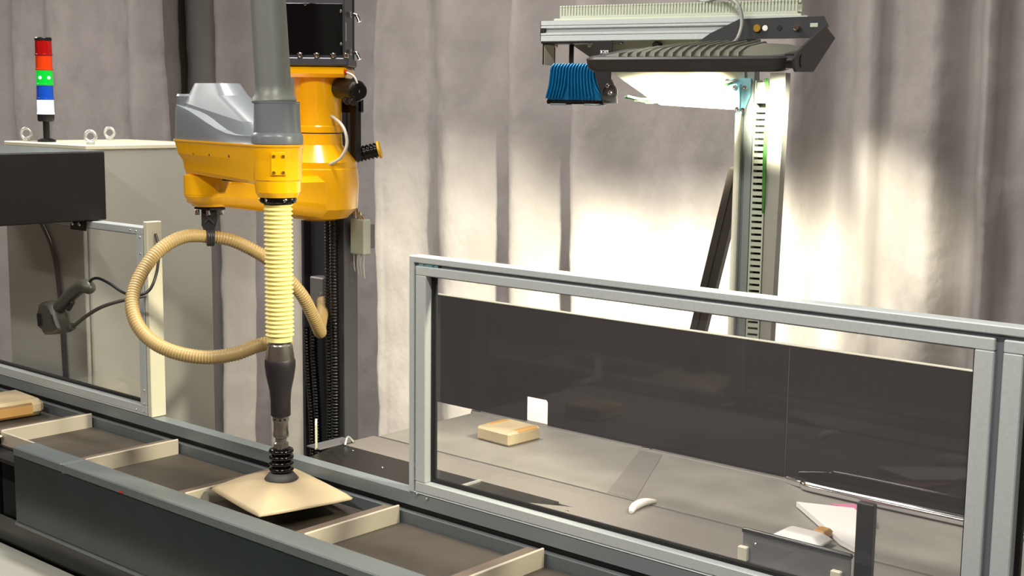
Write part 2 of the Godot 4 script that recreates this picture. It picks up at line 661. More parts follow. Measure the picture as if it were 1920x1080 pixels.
# =====================================================================================
# cabinet with signal tower, hood
# =====================================================================================
func cabinet() -> void:
	var x0 := -4.25
	var x1 := -3.74
	var z0 := -2.72
	var z1 := -2.25
	var t := thing("control_cabinet", "tall pale grey control cabinet behind the left guard window", "cabinet", Vector3(-3.995, 0, -2.485))
	var o := Vector3(3.995, 0, 2.485)
	var st := S()
	lohi(st, Vector3(x0, 0.1, z0) + o, Vector3(x1, 1.738, z1) + o, 0.004)
	put("body", st, "cabinet_grey", t)
	st = S()
	lohi(st, Vector3(x0 + 0.02, 0, z0 + 0.02) + o, Vector3(x1 - 0.02, 0.1, z1 - 0.02) + o, 0.002)
	put("plinth", st, "black_plastic", t)
	st = S()
	lohi(st, Vector3(x0 - 0.003, 1.73, z0 - 0.003) + o, Vector3(x1 + 0.004, 1.746, z1 + 0.004) + o, 0.003)
	put("roof_plate", st, "cream_edge", t)
	st = S()
	lohi(st, Vector3(x0 + 0.01, 0.14, z1) + o, Vector3(x1 - 0.01, 1.7, z1 + 0.014) + o, 0.003)
	put("door", st, "cabinet_grey", t)
	for e in [Vector3(-4.2, 1.746, -2.3), Vector3(-3.79, 1.746, -2.295), Vector3(-4.2, 1.746, -2.62), Vector3(-3.79, 1.746, -2.67)]:
		st = S()
		cyl(st, e + o, e + o + Vector3(0, 0.01, 0), 0.014, 14, 0.002)
		var ring := []
		for i in 24:
			var a := TAU * i / 24
			ring.append(e + o + Vector3(0.017 * cos(a) * 0.8, 0.026 + 0.017 * sin(a), 0.017 * cos(a) * -0.6))
		tube(st, ring, [0.0055], 10, true)
		put("lifting_eye", st, "bright_aluminium", t)
	# signal tower
	var b := Vector3(-4.085, 1.746, -2.31)
	t = thing("signal_tower", "slim stacked signal light of red, orange, green, blue and white on the cabinet roof", "signal light", b)
	st = S()
	lathe(st, [Vector2(0, 0), Vector2(0.03, 0), Vector2(0.03, 0.006), Vector2(0.016, 0.012), Vector2(0, 0.012)])
	put("foot", st, "black_plastic", t)
	st = S()
	cyl(st, Vector3(0, 0.01, 0), Vector3(0, 0.075, 0), 0.0105)
	put("pole", st, "black_plastic", t)
	st = S()
	lathe(st, [Vector2(0, 0.068), Vector2(0.024, 0.068), Vector2(0.027, 0.074), Vector2(0.027, 0.092), Vector2(0, 0.092)])
	put("socket", st, "black_plastic", t)
	var y := 0.092
	for s in [["white_lens", "beacon_white", 0.048], ["blue_lens", "beacon_blue", 0.048], ["green_lens", "beacon_green", 0.049], ["orange_lens", "beacon_orange", 0.048], ["red_lens", "beacon_red", 0.05]]:
		var h: float = s[2]
		st = S()
		lathe(st, [Vector2(0, y), Vector2(0.0275, y), Vector2(0.0285, y + 0.002), Vector2(0.0285, y + 0.005), Vector2(0.027, y + 0.006), Vector2(0.0265, y + h - 0.001), Vector2(0, y + h - 0.001)], Transform3D(), 28, 0.5)
		var seg := put(s[0], st, s[1], t)
		if s[0] == "green_lens":
			for k in [-0.1, 1.0]:
				st = S()
				var dir := Vector3(sin(1.05 + k - 0.45), 0, cos(1.05 + k - 0.45))
				lathe(st, [Vector2(0.0001, 0.004), Vector2(0.005, 0.002), Vector2(0.008, -0.006)].duplicate(), axis_xf(Vector3(0, y + h * 0.5, 0) + dir * 0.026, dir), 14)
				put("lit_led", st, "beacon_green_led", seg)
		y += h
	st = S()
	lathe(st, [Vector2(0, y), Vector2(0.0275, y), Vector2(0.0275, y + 0.007), Vector2(0.025, y + 0.01), Vector2(0, y + 0.01)])
	put("cap", st, "black_plastic", t)
	# hood
	t = thing("conveyor_hood", "matt black hood across the conveyor in front of the cabinet", "hood", Vector3(-3.9, 1.52, -2.0))
	o = Vector3(3.9, -1.52, 2.0)
	st = S()
	lohi(st, Vector3(-4.24, 1.522, -2.225) + o, Vector3(-3.596, 1.731, -1.8) + o, 0.003)
	put("shell", st, "matt_black", t)
	st = S()
	lohi(st, Vector3(-4.24, 1.731, -2.225) + o, Vector3(-3.6, 1.733, -1.8) + o, 0.0005)
	put("top_sheet", st, "grey_steel", t)


# =====================================================================================
# tray conveyor in the foreground
# =====================================================================================
func near_conveyor() -> void:
	var t := thing("tray_conveyor", "dark grey steel frame and glossy side panels of the foreground tray conveyor", "conveyor frame", Vector3(-2.2, 0, -1.95))
	var o := Vector3(2.2, 0, 1.95)
	var x0 := -3.405
	var st := S()
	lohi(st, Vector3(x0, 0.895, -1.857) + o, Vector3(-3.15, 0.92, -1.787) + o, 0.003)
	put("near_rail", st, "grey_steel", t)
	st = S()
	lohi(st, Vector3(-3.135, 0.895, -1.857) + o, Vector3(0.3, 0.92, -1.787) + o, 0.003)
	put("near_rail", st, "grey_steel", t)
	st = S()
	lohi(st, Vector3(-3.15, 0.893, -1.855) + o, Vector3(-3.135, 0.918, -1.789) + o, 0.001)
	put("rail_joint", st, "dark_slot", t)
	st = S()
	lohi(st, Vector3(x0, 0.703, -1.797) + o, Vector3(0.3, 0.894, -1.789) + o, 0.001)
	put("side_panel", st, "side_panel_steel", t)
	st = S()
	lohi(st, Vector3(x0, 0.694, -1.81) + o, Vector3(0.3, 0.702, -1.784) + o, 0.001)
	put("seam_strip", st, "grey_steel", t)
	st = S()
	lohi(st, Vector3(-4.6, 0.56, -1.82) + o, Vector3(0.3, 0.693, -1.808) + o, 0.001)
	put("lower_panel", st, "shiny_black", t)
	st = S()
	lohi(st, Vector3(-4.6, 0.575, -1.8) + o, Vector3(0.3, 0.612, -1.55) + o, 0.003)
	put("foot_ledge", st, "cabinet_grey", t)
	st = S()
	lohi(st, Vector3(-4.6, 0.56, -2.2) + o, Vector3(0.3, 0.58, -1.8) + o, 0.002)
	lohi(st, Vector3(-4.6, 0.56, -2.2) + o, Vector3(0.3, 0.86, -2.185) + o, 0.002)
	put("under_pan", st, "black_plastic", t)
	st = S()
	lohi(st, Vector3(-4.6, 0.858, -2.182) + o, Vector3(0.3, 0.904, -2.166) + o, 0.002)
	put("side_guide", st, "grey_steel", t)
	st = S()
	lohi(st, Vector3(-4.6, 0.85, -2.215) + o, Vector3(0.3, 0.917, -2.184) + o, 0.001)
	put("dark_gap_strip", st, "rubber", t)
	st = S()
	lohi(st, Vector3(-4.6, 0.855, -1.86) + o, Vector3(0.3, 0.867, -1.80) + o, 0.001)
	put("tray_track", st, "rubber", t)
	for x in [-3.38, -1.9, -0.4]:
		for z in [-2.15, -1.85]:
			st = S()
			box(st, Vector3(x, 0.28, z) + o, Vector3(0.06, 0.56, 0.06), 0.003)
			put("leg", st, "grey_steel", t)
	for x in [-2.86]:
		st = S()
		box(st, Vector3(x, 0.902, -1.786) + o, Vector3(0.018, 0.004, 0.003), 0.001)
		put("red_marker", st, "red_plastic", t)
	# chute on the left end
	t = thing("transfer_chute", "beige-edged metal chute plates at the far left end of the conveyor frame", "chute", Vector3(-3.7, 0.56, -1.84))
	o = Vector3(3.7, -0.56, 1.84)
	st = S()
	box(st, Vector3(-3.775, 0.903, -1.842) + o, Vector3(0.36, 0.006, 0.03), 0.002)
	put("upper_plate", st, "cream_edge", t)
	st = S()
	box(st, Vector3(-3.79, 0.845, -1.832) + o, Vector3(0.4, 0.006, 0.03), 0.002)
	put("lower_plate", st, "cream_edge", t)
	st = S()
	lohi(st, Vector3(-3.9, 0.58, -1.865) + o, Vector3(-3.62, 0.902, -1.852) + o, 0.002)
	lohi(st, Vector3(-3.9, 0.58, -1.85) + o, Vector3(-3.62, 0.84, -1.815) + o, 0.002)
	put("back_plate", st, "matt_black", t)
	# trays
	var names := ["grey conveyor tray at the far left that carries the cream package", "empty tray second from the left, its bright end wall beside the left guard window", "empty tray directly left of the robot's suction cup", "conveyor tray under the lifted package and suction cup", "empty tray in front of the right window's corner", "tray cut off by the bottom edge of the photo"]
	for i in 6:
		var xa := -4.075 + 0.459 * i
		var tr := thing("conveyor_tray", names[i], "tray", Vector3(xa + 0.23, 0.868, -2.01), "trays of the moving conveyor")
		st = S()
		lohi(st, Vector3(-0.227, 0, -0.152), Vector3(0.227, 0.006, 0.15), 0.001)
		put("floor_plate", st, "tray_floor", tr)
		st = S()
		lohi(st, Vector3(-0.229, 0.0, -0.15), Vector3(-0.222, 0.05, 0.148), 0.002)
		put("end_wall", st, "tray_wall", tr)
		st = S()
		lohi(st, Vector3(0.187, 0.006, -0.15), Vector3(0.226, 0.043, 0.148), 0.004)
		put("bumper", st, "tray_rim", tr)
		st = S()
		lohi(st, Vector3(-0.222, 0.006, 0.142), Vector3(0.187, 0.045, 0.148), 0.001)
		put("side_wall", st, "tray_wall", tr)


# =====================================================================================
# guard fences
# =====================================================================================
func fence_bay(t: Node3D, o: Vector3, x0: float, x1: float, y0: float, y1: float, screws_left: bool, screws_right: bool) -> void:
	# door frame members, gasket and pane of one window; outer edges given
	var z := -2.175
	var w := 0.034
	for m in [[Vector3(x0, y1 - w * 0.65, z - 0.04), Vector3(x1, y1, z), "top_member"], [Vector3(x0, y0, z - 0.04), Vector3(x1, y0 + w * 0.75, z), "bottom_member"], [Vector3(x0, y0 + w * 0.75, z - 0.04), Vector3(x0 + w, y1 - w * 0.65, z), "side_member"], [Vector3(x1 - w, y0 + w * 0.75, z - 0.04), Vector3(x1, y1 - w * 0.65, z), "side_member"]]:
		var st := S()
		lohi(st, m[0] + o, m[1] + o, 0.002)
		put(m[2], st, "aluminium", t)
	var a := Vector3(x0 + w, y0 + w * 0.75, 0)
	var b := Vector3(x1 - w, y1 - w * 0.65, 0)
	var g := 0.009
	var st2 := S()
	lohi(st2, Vector3(a.x, a.y, z - 0.034) + o, Vector3(b.x, a.y + g, z - 0.02) + o, 0.001)
	lohi(st2, Vector3(a.x, b.y - g * 0.5, z - 0.034) + o, Vector3(b.x, b.y, z - 0.02) + o, 0.001)
	lohi(st2, Vector3(a.x, a.y + g, z - 0.034) + o, Vector3(a.x + g, b.y - g * 0.5, z - 0.02) + o, 0.001)
	lohi(st2, Vector3(b.x - g, a.y + g, z - 0.034) + o, Vector3(b.x, b.y - g * 0.5, z - 0.02) + o, 0.001)
	put("gasket", st2, "rubber", t)
	st2 = S()
	poly(st2, [Vector3(a.x + 0.002, a.y + 0.002, z - 0.027) + o, Vector3(b.x - 0.002, a.y + 0.002, z - 0.027) + o, Vector3(b.x - 0.002, b.y - 0.001, z - 0.027) + o, Vector3(a.x + 0.002, b.y - 0.001, z - 0.027) + o], Vector3.BACK)
	put("window_pane", st2, "glass", t)


func guard_fences() -> void:
	var z := -2.175
	# guide rail between the fences
	var st := S()
	bar(st, Vector3(-4.6, 0.935, z - 0.02), Vector3(0.3, 0.935, z - 0.02), Vector3.UP, section(0.04, 0.032, "", 0.006, 0.006))
	var o := put("fence_base_rail", st, "rail_grey")
	tag(o, "long grey base rail along the conveyor that carries both guard windows", "rail")
	# right fence
	var org := Vector3(-1.5, 0.95, z)
	var t := thing("guard_fence", "large aluminium-framed guard window on the right, showing the belt behind it", "guard fence", org)
	var d := -org
	for m in [[Vector3(-2.217, 0.952, z - 0.04), Vector3(-2.201, 1.531, z), "corner_post"], [Vector3(-2.201, 1.515, z - 0.04), Vector3(0.3, 1.531, z), "top_rail"], [Vector3(-2.201, 0.952, z - 0.04), Vector3(0.3, 0.956, z), "bottom_rail"]]:
		st = S()
		lohi(st, m[0] + d, m[1] + d, 0.002)
		put(m[2], st, "aluminium", t)
	st = S()
	lohi(st, Vector3(-2.201, 0.956, z - 0.036) + d, Vector3(-2.195, 1.515, z - 0.008) + d, 0.0)
	lohi(st, Vector3(-2.195, 1.508, z - 0.036) + d, Vector3(0.3, 1.515, z - 0.008) + d, 0.0)
	put("slot_strip", st, "dark_slot", t)
	fence_bay(t, d, -2.195, -0.812, 0.957, 1.508, true, true)
	st = S()
	lohi(st, Vector3(-0.812, 0.957, z - 0.036) + d, Vector3(-0.797, 1.508, z - 0.009) + d, 0.0)
	put("post_slot", st, "dark_slot", t)
	fence_bay(t, d, -0.797, 0.3, 0.957, 1.508, false, false)
	for p in [Vector3(-2.198, 1.02, 0), Vector3(-2.198, 0.985, 0), Vector3(-2.185, 0.952, 0.004), Vector3(-2.15, 0.948, 0.004), Vector3(-2.17, 1.511, 0), Vector3(-2.14, 1.511, 0)]:
		screw(t, Vector3(p.x, p.y, z - 0.008 + p.z * 2.4) + d, Vector3.BACK, 0.003, 0.004)
	st = S()
	lohi(st, Vector3(-2.19, 1.5085, z - 0.02) + d, Vector3(-2.125, 1.514, z - 0.006) + d, 0.0005)
	put("hinge_insert", st, "blue_zinc", t)
	st = S()
	lohi(st, Vector3(-2.125, 1.5085, z - 0.02) + d, Vector3(-2.117, 1.514, z - 0.005) + d, 0.0005)
	put("slot_plug", st, "rubber", t)
	# left fence
	org = Vector3(-3.9, 0.95, z)
	t = thing("guard_fence", "smaller guard window on the left under the black hood, in front of the cabinet", "guard fence", org)
	d = -org
	for m in [[Vector3(-3.325, 0.952, z - 0.05), Vector3(-3.304, 1.537, z), "end_post", "cream_edge"], [Vector3(-4.6, 0.952, z - 0.04), Vector3(-3.33, 0.957, z), "bottom_rail", "aluminium"]]:
		st = S()
		lohi(st, m[0] + d, m[1] + d, 0.002)
		put(m[2], st, m[3], t)
	st = S()
	lohi(st, Vector3(-3.33, 0.956, z - 0.036) + d, Vector3(-3.325, 1.52, z - 0.008) + d, 0.0)
	put("slot_strip", st, "dark_slot", t)
	fence_bay(t, d, -4.6, -3.33, 0.957, 1.519, false, true)
	for p in [Vector3(-3.34, 1.03, 0), Vector3(-3.34, 0.99, 0), Vector3(-3.345, 0.965, 0), Vector3(-3.385, 0.965, 0), Vector3(-3.34, 1.49, 0), Vector3(-3.34, 1.44, 0), Vector3(-3.39, 1.507, 0), Vector3(-3.36, 1.507, 0)]:
		screw(t, Vector3(p.x, p.y, z) + d, Vector3.BACK, 0.003, 0.003)
	st = S()
	lohi(st, Vector3(-3.715, 1.487, z) + d, Vector3(-3.63, 1.53, z + 0.006) + d, 0.001)
	var br := put("bracket", st, "black_plastic", t)
	for x in [-3.695, -3.655]:
		screw(br, Vector3(x, 1.508, z + 0.006) + d, Vector3.BACK, 0.007, 0.006, "chrome", "bolt")


# =====================================================================================
# belt conveyor behind the fence
# =====================================================================================
func far_conveyor() -> void:
	var z := -2.216
	# black table plate
	var t := thing("transfer_table", "flat black transfer plate between the tray conveyor and the pale belt", "table", Vector3(-2.3, 0.95, -2.29))
	var o := Vector3(2.3, -0.95, 2.29)
	var st := S()
	extrude(st, [Vector2(-2.637, 2.218), Vector2(-1.9, 2.218), Vector2(-1.9, 2.366), Vector2(-2.68, 2.366)], Transform3D(Basis(Vector3(1, 0, 0), Vector3(0, 0, -1), Vector3(0, 1, 0)), Vector3(0, 0.938, 0) + o), 0.012)
	put("top_plate", st, "table_black", t)
	st = S()
	extrude(st, [Vector2(-1.985, 2.218), Vector2(0.3, 2.218), Vector2(0.3, 2.366), Vector2(-1.80, 2.366), Vector2(-1.965, 2.29)], Transform3D(Basis(Vector3(1, 0, 0), Vector3(0, 0, -1), Vector3(0, 1, 0)), Vector3(0, 0.9505, 0) + o), 0.003)
	put("grey_plate", st, "belt_edge", t)
	for x in [-2.6, -1.95, -0.5]:
		st = S()
		lohi(st, Vector3(x, 0.0, -2.33) + o, Vector3(x + 0.05, 0.94, -2.28) + o, 0.002)
		put("leg", st, "grey_steel", t)
	st = S()
	lohi(st, Vector3(-2.145, 0.9535, -2.285) + o, Vector3(0.3, 0.958, -2.279) + o, 0.0005)
	put("edge_strip", st, "bright_aluminium", t)
	st = S()
	box(st, Vector3(-2.15, 0.953, -2.318) + o, Vector3(0.007, 0.006, 0.084), 0.0005)
	put("edge_strip", st, "bright_aluminium", t)
	for p in [Vector3(-2.60, 0.95, -2.34), Vector3(-2.42, 0.95, -2.28), Vector3(-1.83, 0.9535, -2.31)]:
		screw(t, p + o, Vector3.UP, 0.004, 0.002)
	# small upright white bracket
	t = thing("guide_bracket", "small upright white metal bracket on the corner of the black plate", "bracket", Vector3(-2.69, 0.95, -2.3))
	st = S()
	var tongue := [Vector2(-0.012, 0), Vector2(0.012, 0), Vector2(0.012, 0.068), Vector2(0.007, 0.078), Vector2(-0.004, 0.082), Vector2(-0.012, 0.08)]
	extrude(st, tongue, Transform3D(Basis(Vector3(0.72, 0, 0.69), Vector3.UP, Vector3(-0.69, 0, 0.72)), Vector3(0.0, 0.0, 0.01)), 0.005)
	put("tongue", st, "cream_edge", t)
	st = S()
	box(st, Vector3(-0.006, 0.002, -0.045), Vector3(0.055, 0.004, 0.13), 0.001)
	put("foot_plate", st, "column_light", t)
	st = S()
	cord(st, [Vector3(0.025, 0.002, -0.1), Vector3(0.022, 0.018, -0.085), Vector3(0.03, 0.016, -0.07), Vector3(0.035, 0.002, -0.06)], 0.003)
	put("hook", st, "bright_aluminium", t)
	# belt
	t = thing("belt_conveyor", "pale grey-beige flat belt conveyor behind the right guard window", "conveyor", Vector3(-1.2, 0, -2.64))
	o = Vector3(1.2, 0, 2.64)
	st = S()
	var sec := []
	for i in 13:
		var a := PI / 2 + PI * i / 12
		sec.append(Vector2(-2.66 + 0.035 * cos(a), 0.915 + 0.035 * sin(a)))
	sec.append(Vector2(0.3, 0.88))
	sec.append(Vector2(0.3, 0.95))
	extrude(st, sec, Transform3D(Basis(), Vector3(0, 0, -2.9) + o), 0.4)
	put("belt", st, "belt", t)
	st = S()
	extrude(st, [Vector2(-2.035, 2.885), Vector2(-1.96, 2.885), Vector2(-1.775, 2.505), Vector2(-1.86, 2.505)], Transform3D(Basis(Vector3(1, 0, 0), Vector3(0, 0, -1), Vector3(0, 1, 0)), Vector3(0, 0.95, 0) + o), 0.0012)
	put("dark_belt_band", st, "dark_belt_band", t)  # thin slanting band across the belt, slightly darker than the rest
	st = S()
	lohi(st, Vector3(-2.69, 0.86, -2.5) + o, Vector3(0.3, 0.948, -2.37) + o, 0.004)
	put("side_frame", st, "belt_edge", t)
	st = S()
	lohi(st, Vector3(-2.69, 0.86, -2.94) + o, Vector3(0.3, 0.951, -2.903) + o, 0.004)
	put("side_frame", st, "belt_edge", t)
	for x in [-2.5, -1.3, 0.1]:
		for zz in [-2.88, -2.45]:
			st = S()
			box(st, Vector3(x, 0.43, zz) + o, Vector3(0.05, 0.86, 0.05), 0.002)
			put("leg", st, "grey_steel", t)
	for p in [Vector3(-2.72 + 0.0, 0.951, -2.91), Vector3(-2.08, 0.951, -2.91)]:
		st = S()
		box(st, p + o + Vector3(0.05, 0.001, 0), Vector3(0.035, 0.003, 0.008), 0.001)
		put("clip", st, "chrome", t)
	# back panels
	t = thing("backboard", "glossy dark brown panel wall along the back of the pale belt", "panel wall", Vector3(-1.4, 0.95, -2.955))
	o = Vector3(1.4, -0.95, 2.955)
	st = S()
	extrude(st, [Vector2(-2.86, 0.951), Vector2(-2.48, 0.951), Vector2(-2.48, 1.022), Vector2(-2.476, 1.027), Vector2(-2.4, 1.027), Vector2(-2.395, 1.02), Vector2(-2.395, 0.951), Vector2(-1.611, 0.951), Vector2(-1.611, 1.294), Vector2(-2.86, 1.294)], Transform3D(Basis(), Vector3(0, 0, -2.93) + o), 0.008)
	put("panel", st, "backboard", t, "longer dark panel with a small square cut-out")
	st = S()
	lohi(st, Vector3(-1.607, 0.951, -2.93) + o, Vector3(0.3, 1.294, -2.922) + o, 0.001)
	put("panel", st, "backboard", t)
	st = S()
	lohi(st, Vector3(-2.86, 1.294, -2.932) + o, Vector3(0.3, 1.298, -2.92) + o, 0.001)
	put("edge_trim", st, "white_pipe", t)
	st = S()
	lohi(st, Vector3(-1.611, 0.953, -2.931) + o, Vector3(-1.607, 1.294, -2.926) + o, 0.0)
	put("joint_strip", st, "tray_rim", t)
	# chrome guide tube on the right
	t = thing("guide_tube", "shiny metal guide tube along the foot of the dark panels at right", "guide tube", Vector3(-0.6, 0.95, -2.85))
	st = S()
	cord(st, [Vector3(-0.98, 0.006, -0.045), Vector3(-0.92, 0.012, -0.02), Vector3(-0.85, 0.014, 0), Vector3(-0.3, 0.014, 0), Vector3(0.9, 0.014, 0)], 0.0125, 14)
	put("tube", st, "chrome", t)
	# deflector
	t = thing("deflector_plate", "short grey upright deflector plate with dark rounded top edge, bottom right", "deflector", Vector3(-1.23, 0.95, -2.29))
	st = S()
	lohi(st, Vector3(-0.12, 0.0, -0.004), Vector3(0.122, 0.072, 0.0), 0.001)
	put("plate", st, "column_light", t)
	st = S()
	cyl(st, Vector3(-0.121, 0.074, -0.002), Vector3(0.123, 0.074, -0.002), 0.006, 14, 0.001)
	put("edge_roll", st, "shiny_black", t)
	for x in [-0.125, 0.085]:
		st = S()
		lohi(st, Vector3(x, 0.012, 0.0), Vector3(x + 0.022, 0.042, 0.012), 0.002)
		put("mounting_block", st, "cream_edge", t)
	screw(t, Vector3(-0.09, 0.05, 0.0), Vector3.BACK, 0.004, 0.003)
	t = thing("guide_post", "dark flat upright post standing at the right end of the deflector plate", "post", Vector3(-1.085, 0.95, -2.3))
	st = S()
	lohi(st, Vector3(-0.018, 0, -0.008), Vector3(0.018, 0.186, 0.008), 0.002)
	put("blade", st, "black_plastic", t)
	st = S()
	lohi(st, Vector3(-0.03, 0, -0.02), Vector3(0.03, 0.006, 0.02), 0.001)
	put("foot", st, "grey_steel", t)


# =====================================================================================
# robot and its column
# =====================================================================================
func mounting_column() -> void:
	var t := thing("mounting_column", "dark grey steel column behind the robot that carries it", "column", Vector3(-3.03, 0, -2.66))
	var o := Vector3(3.03, 0, 2.66)
	var st := S()
	lohi(st, Vector3(-3.137, 0.02, -2.68) + o, Vector3(-2.96, 2.34, -2.645) + o, 0.003)
	put("back_plate", st, "column_grey", t)
	st = S()
	lohi(st, Vector3(-2.96, 0.02, -2.66) + o, Vector3(-2.93, 1.6, -2.605) + o, 0.002)
	put("side_flange", st, "column_mid", t)
	st = S()
	lohi(st, Vector3(-3.14, 0.02, -2.68) + o, Vector3(-3.128, 2.34, -2.615) + o, 0.002)
	put("side_flange", st, "column_grey", t)
	st = S()
	lohi(st, Vector3(-3.25, 0, -2.85) + o, Vector3(-2.8, 0.02, -2.5) + o, 0.003)
	put("base_plate", st, "column_grey", t)
	st = S()
	lohi(st, Vector3(-3.085, 1.27, -2.645) + o, Vector3(-3.02, 1.36, -2.6) + o, 0.004)
	extrude(st, [Vector2(-3.08, 1.27), Vector2(-3.03, 1.27), Vector2(-3.04, 1.18), Vector2(-3.06, 1.18)], Transform3D(Basis(), Vector3(0, 0, -2.645) + o), 0.03)
	var hb := put("hose_box", st, "column_light", t)
	screw(hb, Vector3(-3.03, 1.31, -2.6) + o, Vector3.BACK, 0.005)
	for p in [Vector3(-3.05, 1.42, -2.645), Vector3(-3.05, 1.39, -2.645)]:
		screw(t, p + o, Vector3.BACK, 0.003, 0.002, "rubber", "hole_plug")
	for y in [1.02, 1.42]:
		st = S()
		for s in [-1, 1]:
			cyl(st, Vector3(-3.0 + s * 0.012, y, -2.645) + o, Vector3(-3.0 + s * 0.012, y, -2.625) + o, 0.003, 8)
		cyl(st, Vector3(-3.012, y + 0.002, -2.625) + o, Vector3(-2.988, y + 0.002, -2.625) + o, 0.003, 8)
		put("cable_clip", st, "black_plastic", t)
	# arm above, mount box for the robot, turned with the robot's base flange
	st = S()
	lohi(st, Vector3(-3.09, 2.2, -2.68) + o, Vector3(-2.86, 2.34, -2.42) + o, 0.004)
	put("cross_arm", st, "column_grey", t)
	var mb := Basis(Vector3.UP, deg_to_rad(41.0))
	var mc := Vector3(-2.92, 0, -2.5) + o
	st = S()
	box(st, mc + Vector3(0, 2.106, 0), Vector3(0.178, 0.19, 0.178), 0.003, mb)
	put("mount_box", st, "column_grey", t)
	st = S()
	box(st, mc + Vector3(0, 2.09, 0) + mb.z * 0.0895, Vector3(0.168, 0.142, 0.004), 0.0015, mb)
	put("mount_cover", st, "shiny_black", t)
	st = S()
	box(st, mc + Vector3(0, 2.085, 0) + mb.x * 0.0892 + mb.z * 0.06, Vector3(0.0008, 0.05, 0.006), 0.0002, mb)
	put("pale_strip", st, "cream_edge", t)
	st = S()
	box(st, mc + Vector3(0, 2.001, 0), Vector3(0.2, 0.022, 0.2), 0.003, mb)
	put("flange_plate", st, "column_grey", t)
	for x in [-0.085, -0.035, 0.012, 0.058, 0.093]:
		st = S()
		var bp: Vector3 = mc + mb * Vector3(x, 2.012, 0.0955)
		cyl(st, bp, bp + Vector3(0, 0.013, 0), 0.0085, 6, 0.002)
		put("bolt", st, "chrome", t)
	for p in [Vector2(0.079, 2.14), Vector2(0.079, 2.05), Vector2(-0.079, 2.14), Vector2(-0.079, 2.06), Vector2(-0.02, 2.157)]:
		screw(t, mc + mb * Vector3(p.x, p.y, 0.0915), mb.z, 0.004, 0.003)
	for y in [2.135, 2.03]:
		st = S()
		var fp: Vector3 = mc + mb * Vector3(0.089, y, 0.03)
		box(st, fp + mb.x * 0.004, Vector3(0.016, 0.016, 0.02), 0.002, mb)
		cord(st, [fp + mb.x * 0.008, fp + mb * Vector3(0.026, -0.002, 0.005), fp + mb * Vector3(0.036, -0.02, 0.01)], 0.0055)
		put("elbow_fitting", st, "chrome", t)
	st = S()
	lohi(st, Vector3(-2.955, 1.6, -2.6) + o, Vector3(-2.93, 1.97, -2.565) + o, 0.003)
	lohi(st, Vector3(-2.87, 1.72, -2.6) + o, Vector3(-2.845, 1.9, -2.575) + o, 0.003)
	lohi(st, Vector3(-2.955, 1.86, -2.61) + o, Vector3(-2.845, 1.9, -2.585) + o, 0.003)
	put("cable_trunk", st, "black_plastic", t)
	# terminal box with wires
	t = thing("terminal_box", "small pale terminal box with thin hanging wires right of the column", "terminal box", Vector3(-2.885, 1.44, -2.63))
	st = S()
	box(st, Vector3(0, 0.055, 0), Vector3(0.06, 0.105, 0.03), 0.003)
	put("case", st, "wire_duct", t)
	for i in 4:
		st = S()
		cord(st, [Vector3(-0.022 + i * 0.015, 0.006, 0.006), Vector3(-0.02 + i * 0.014, -0.03, 0.008), Vector3(-0.018 + i * 0.014, -0.05 - i * 0.006, 0.006)], 0.0016, 6)
		put("wire", st, "light_cable", t)
	for i in 4:
		st = S()
		cyl(st, Vector3(-0.02 + i * 0.015, 0.105, 0.004), Vector3(-0.024 + i * 0.013, 0.145 - i * 0.008, 0.004), 0.005, 10, 0.001)
		put("cable_gland", st, "chrome", t)
	st = S()
	lohi(st, Vector3(-0.04, 0.02, -0.04), Vector3(0.02, 0.09, -0.014), 0.001)
	put("bracket", st, "column_light", t)
	# corrugated conduits
	var runs := [["black corrugated cable conduit running down the right side of the column", [Vector3(-2.955, 1.6, -2.585), Vector3(-2.953, 1.3, -2.585), Vector3(-2.95, 1.0, -2.585), Vector3(-2.955, 0.6, -2.585), Vector3(-2.96, 0.03, -2.585)], 0.0145], ["black corrugated conduit beside the rightmost one on the column", [Vector3(-2.985, 1.6, -2.59), Vector3(-2.985, 1.3, -2.592), Vector3(-2.982, 0.95, -2.592), Vector3(-2.99, 0.5, -2.592), Vector3(-2.99, 0.03, -2.592)], 0.0135], ["black corrugated conduit that starts at the grey hose box on the column", [Vector3(-3.066, 1.24, -2.6), Vector3(-3.06, 1.12, -2.595), Vector3(-3.05, 1.0, -2.595), Vector3(-3.043, 0.8, -2.595), Vector3(-3.04, 0.03, -2.595)], 0.0125], ["black corrugated conduit along the left edge of the column", [Vector3(-3.1, 1.2, -2.6), Vector3(-3.092, 1.05, -2.6), Vector3(-3.078, 0.9, -2.6), Vector3(-3.07, 0.5, -2.6), Vector3(-3.07, 0.03, -2.6)], 0.0115]]
	for r in runs:
		st = S()
		corrugated(st, r[1], r[2], 0.004, 0.0095, 12)
		var c := put("cable_conduit", st, "shiny_black")
		tag(c, r[0], "conduit", "corrugated conduits on the column")


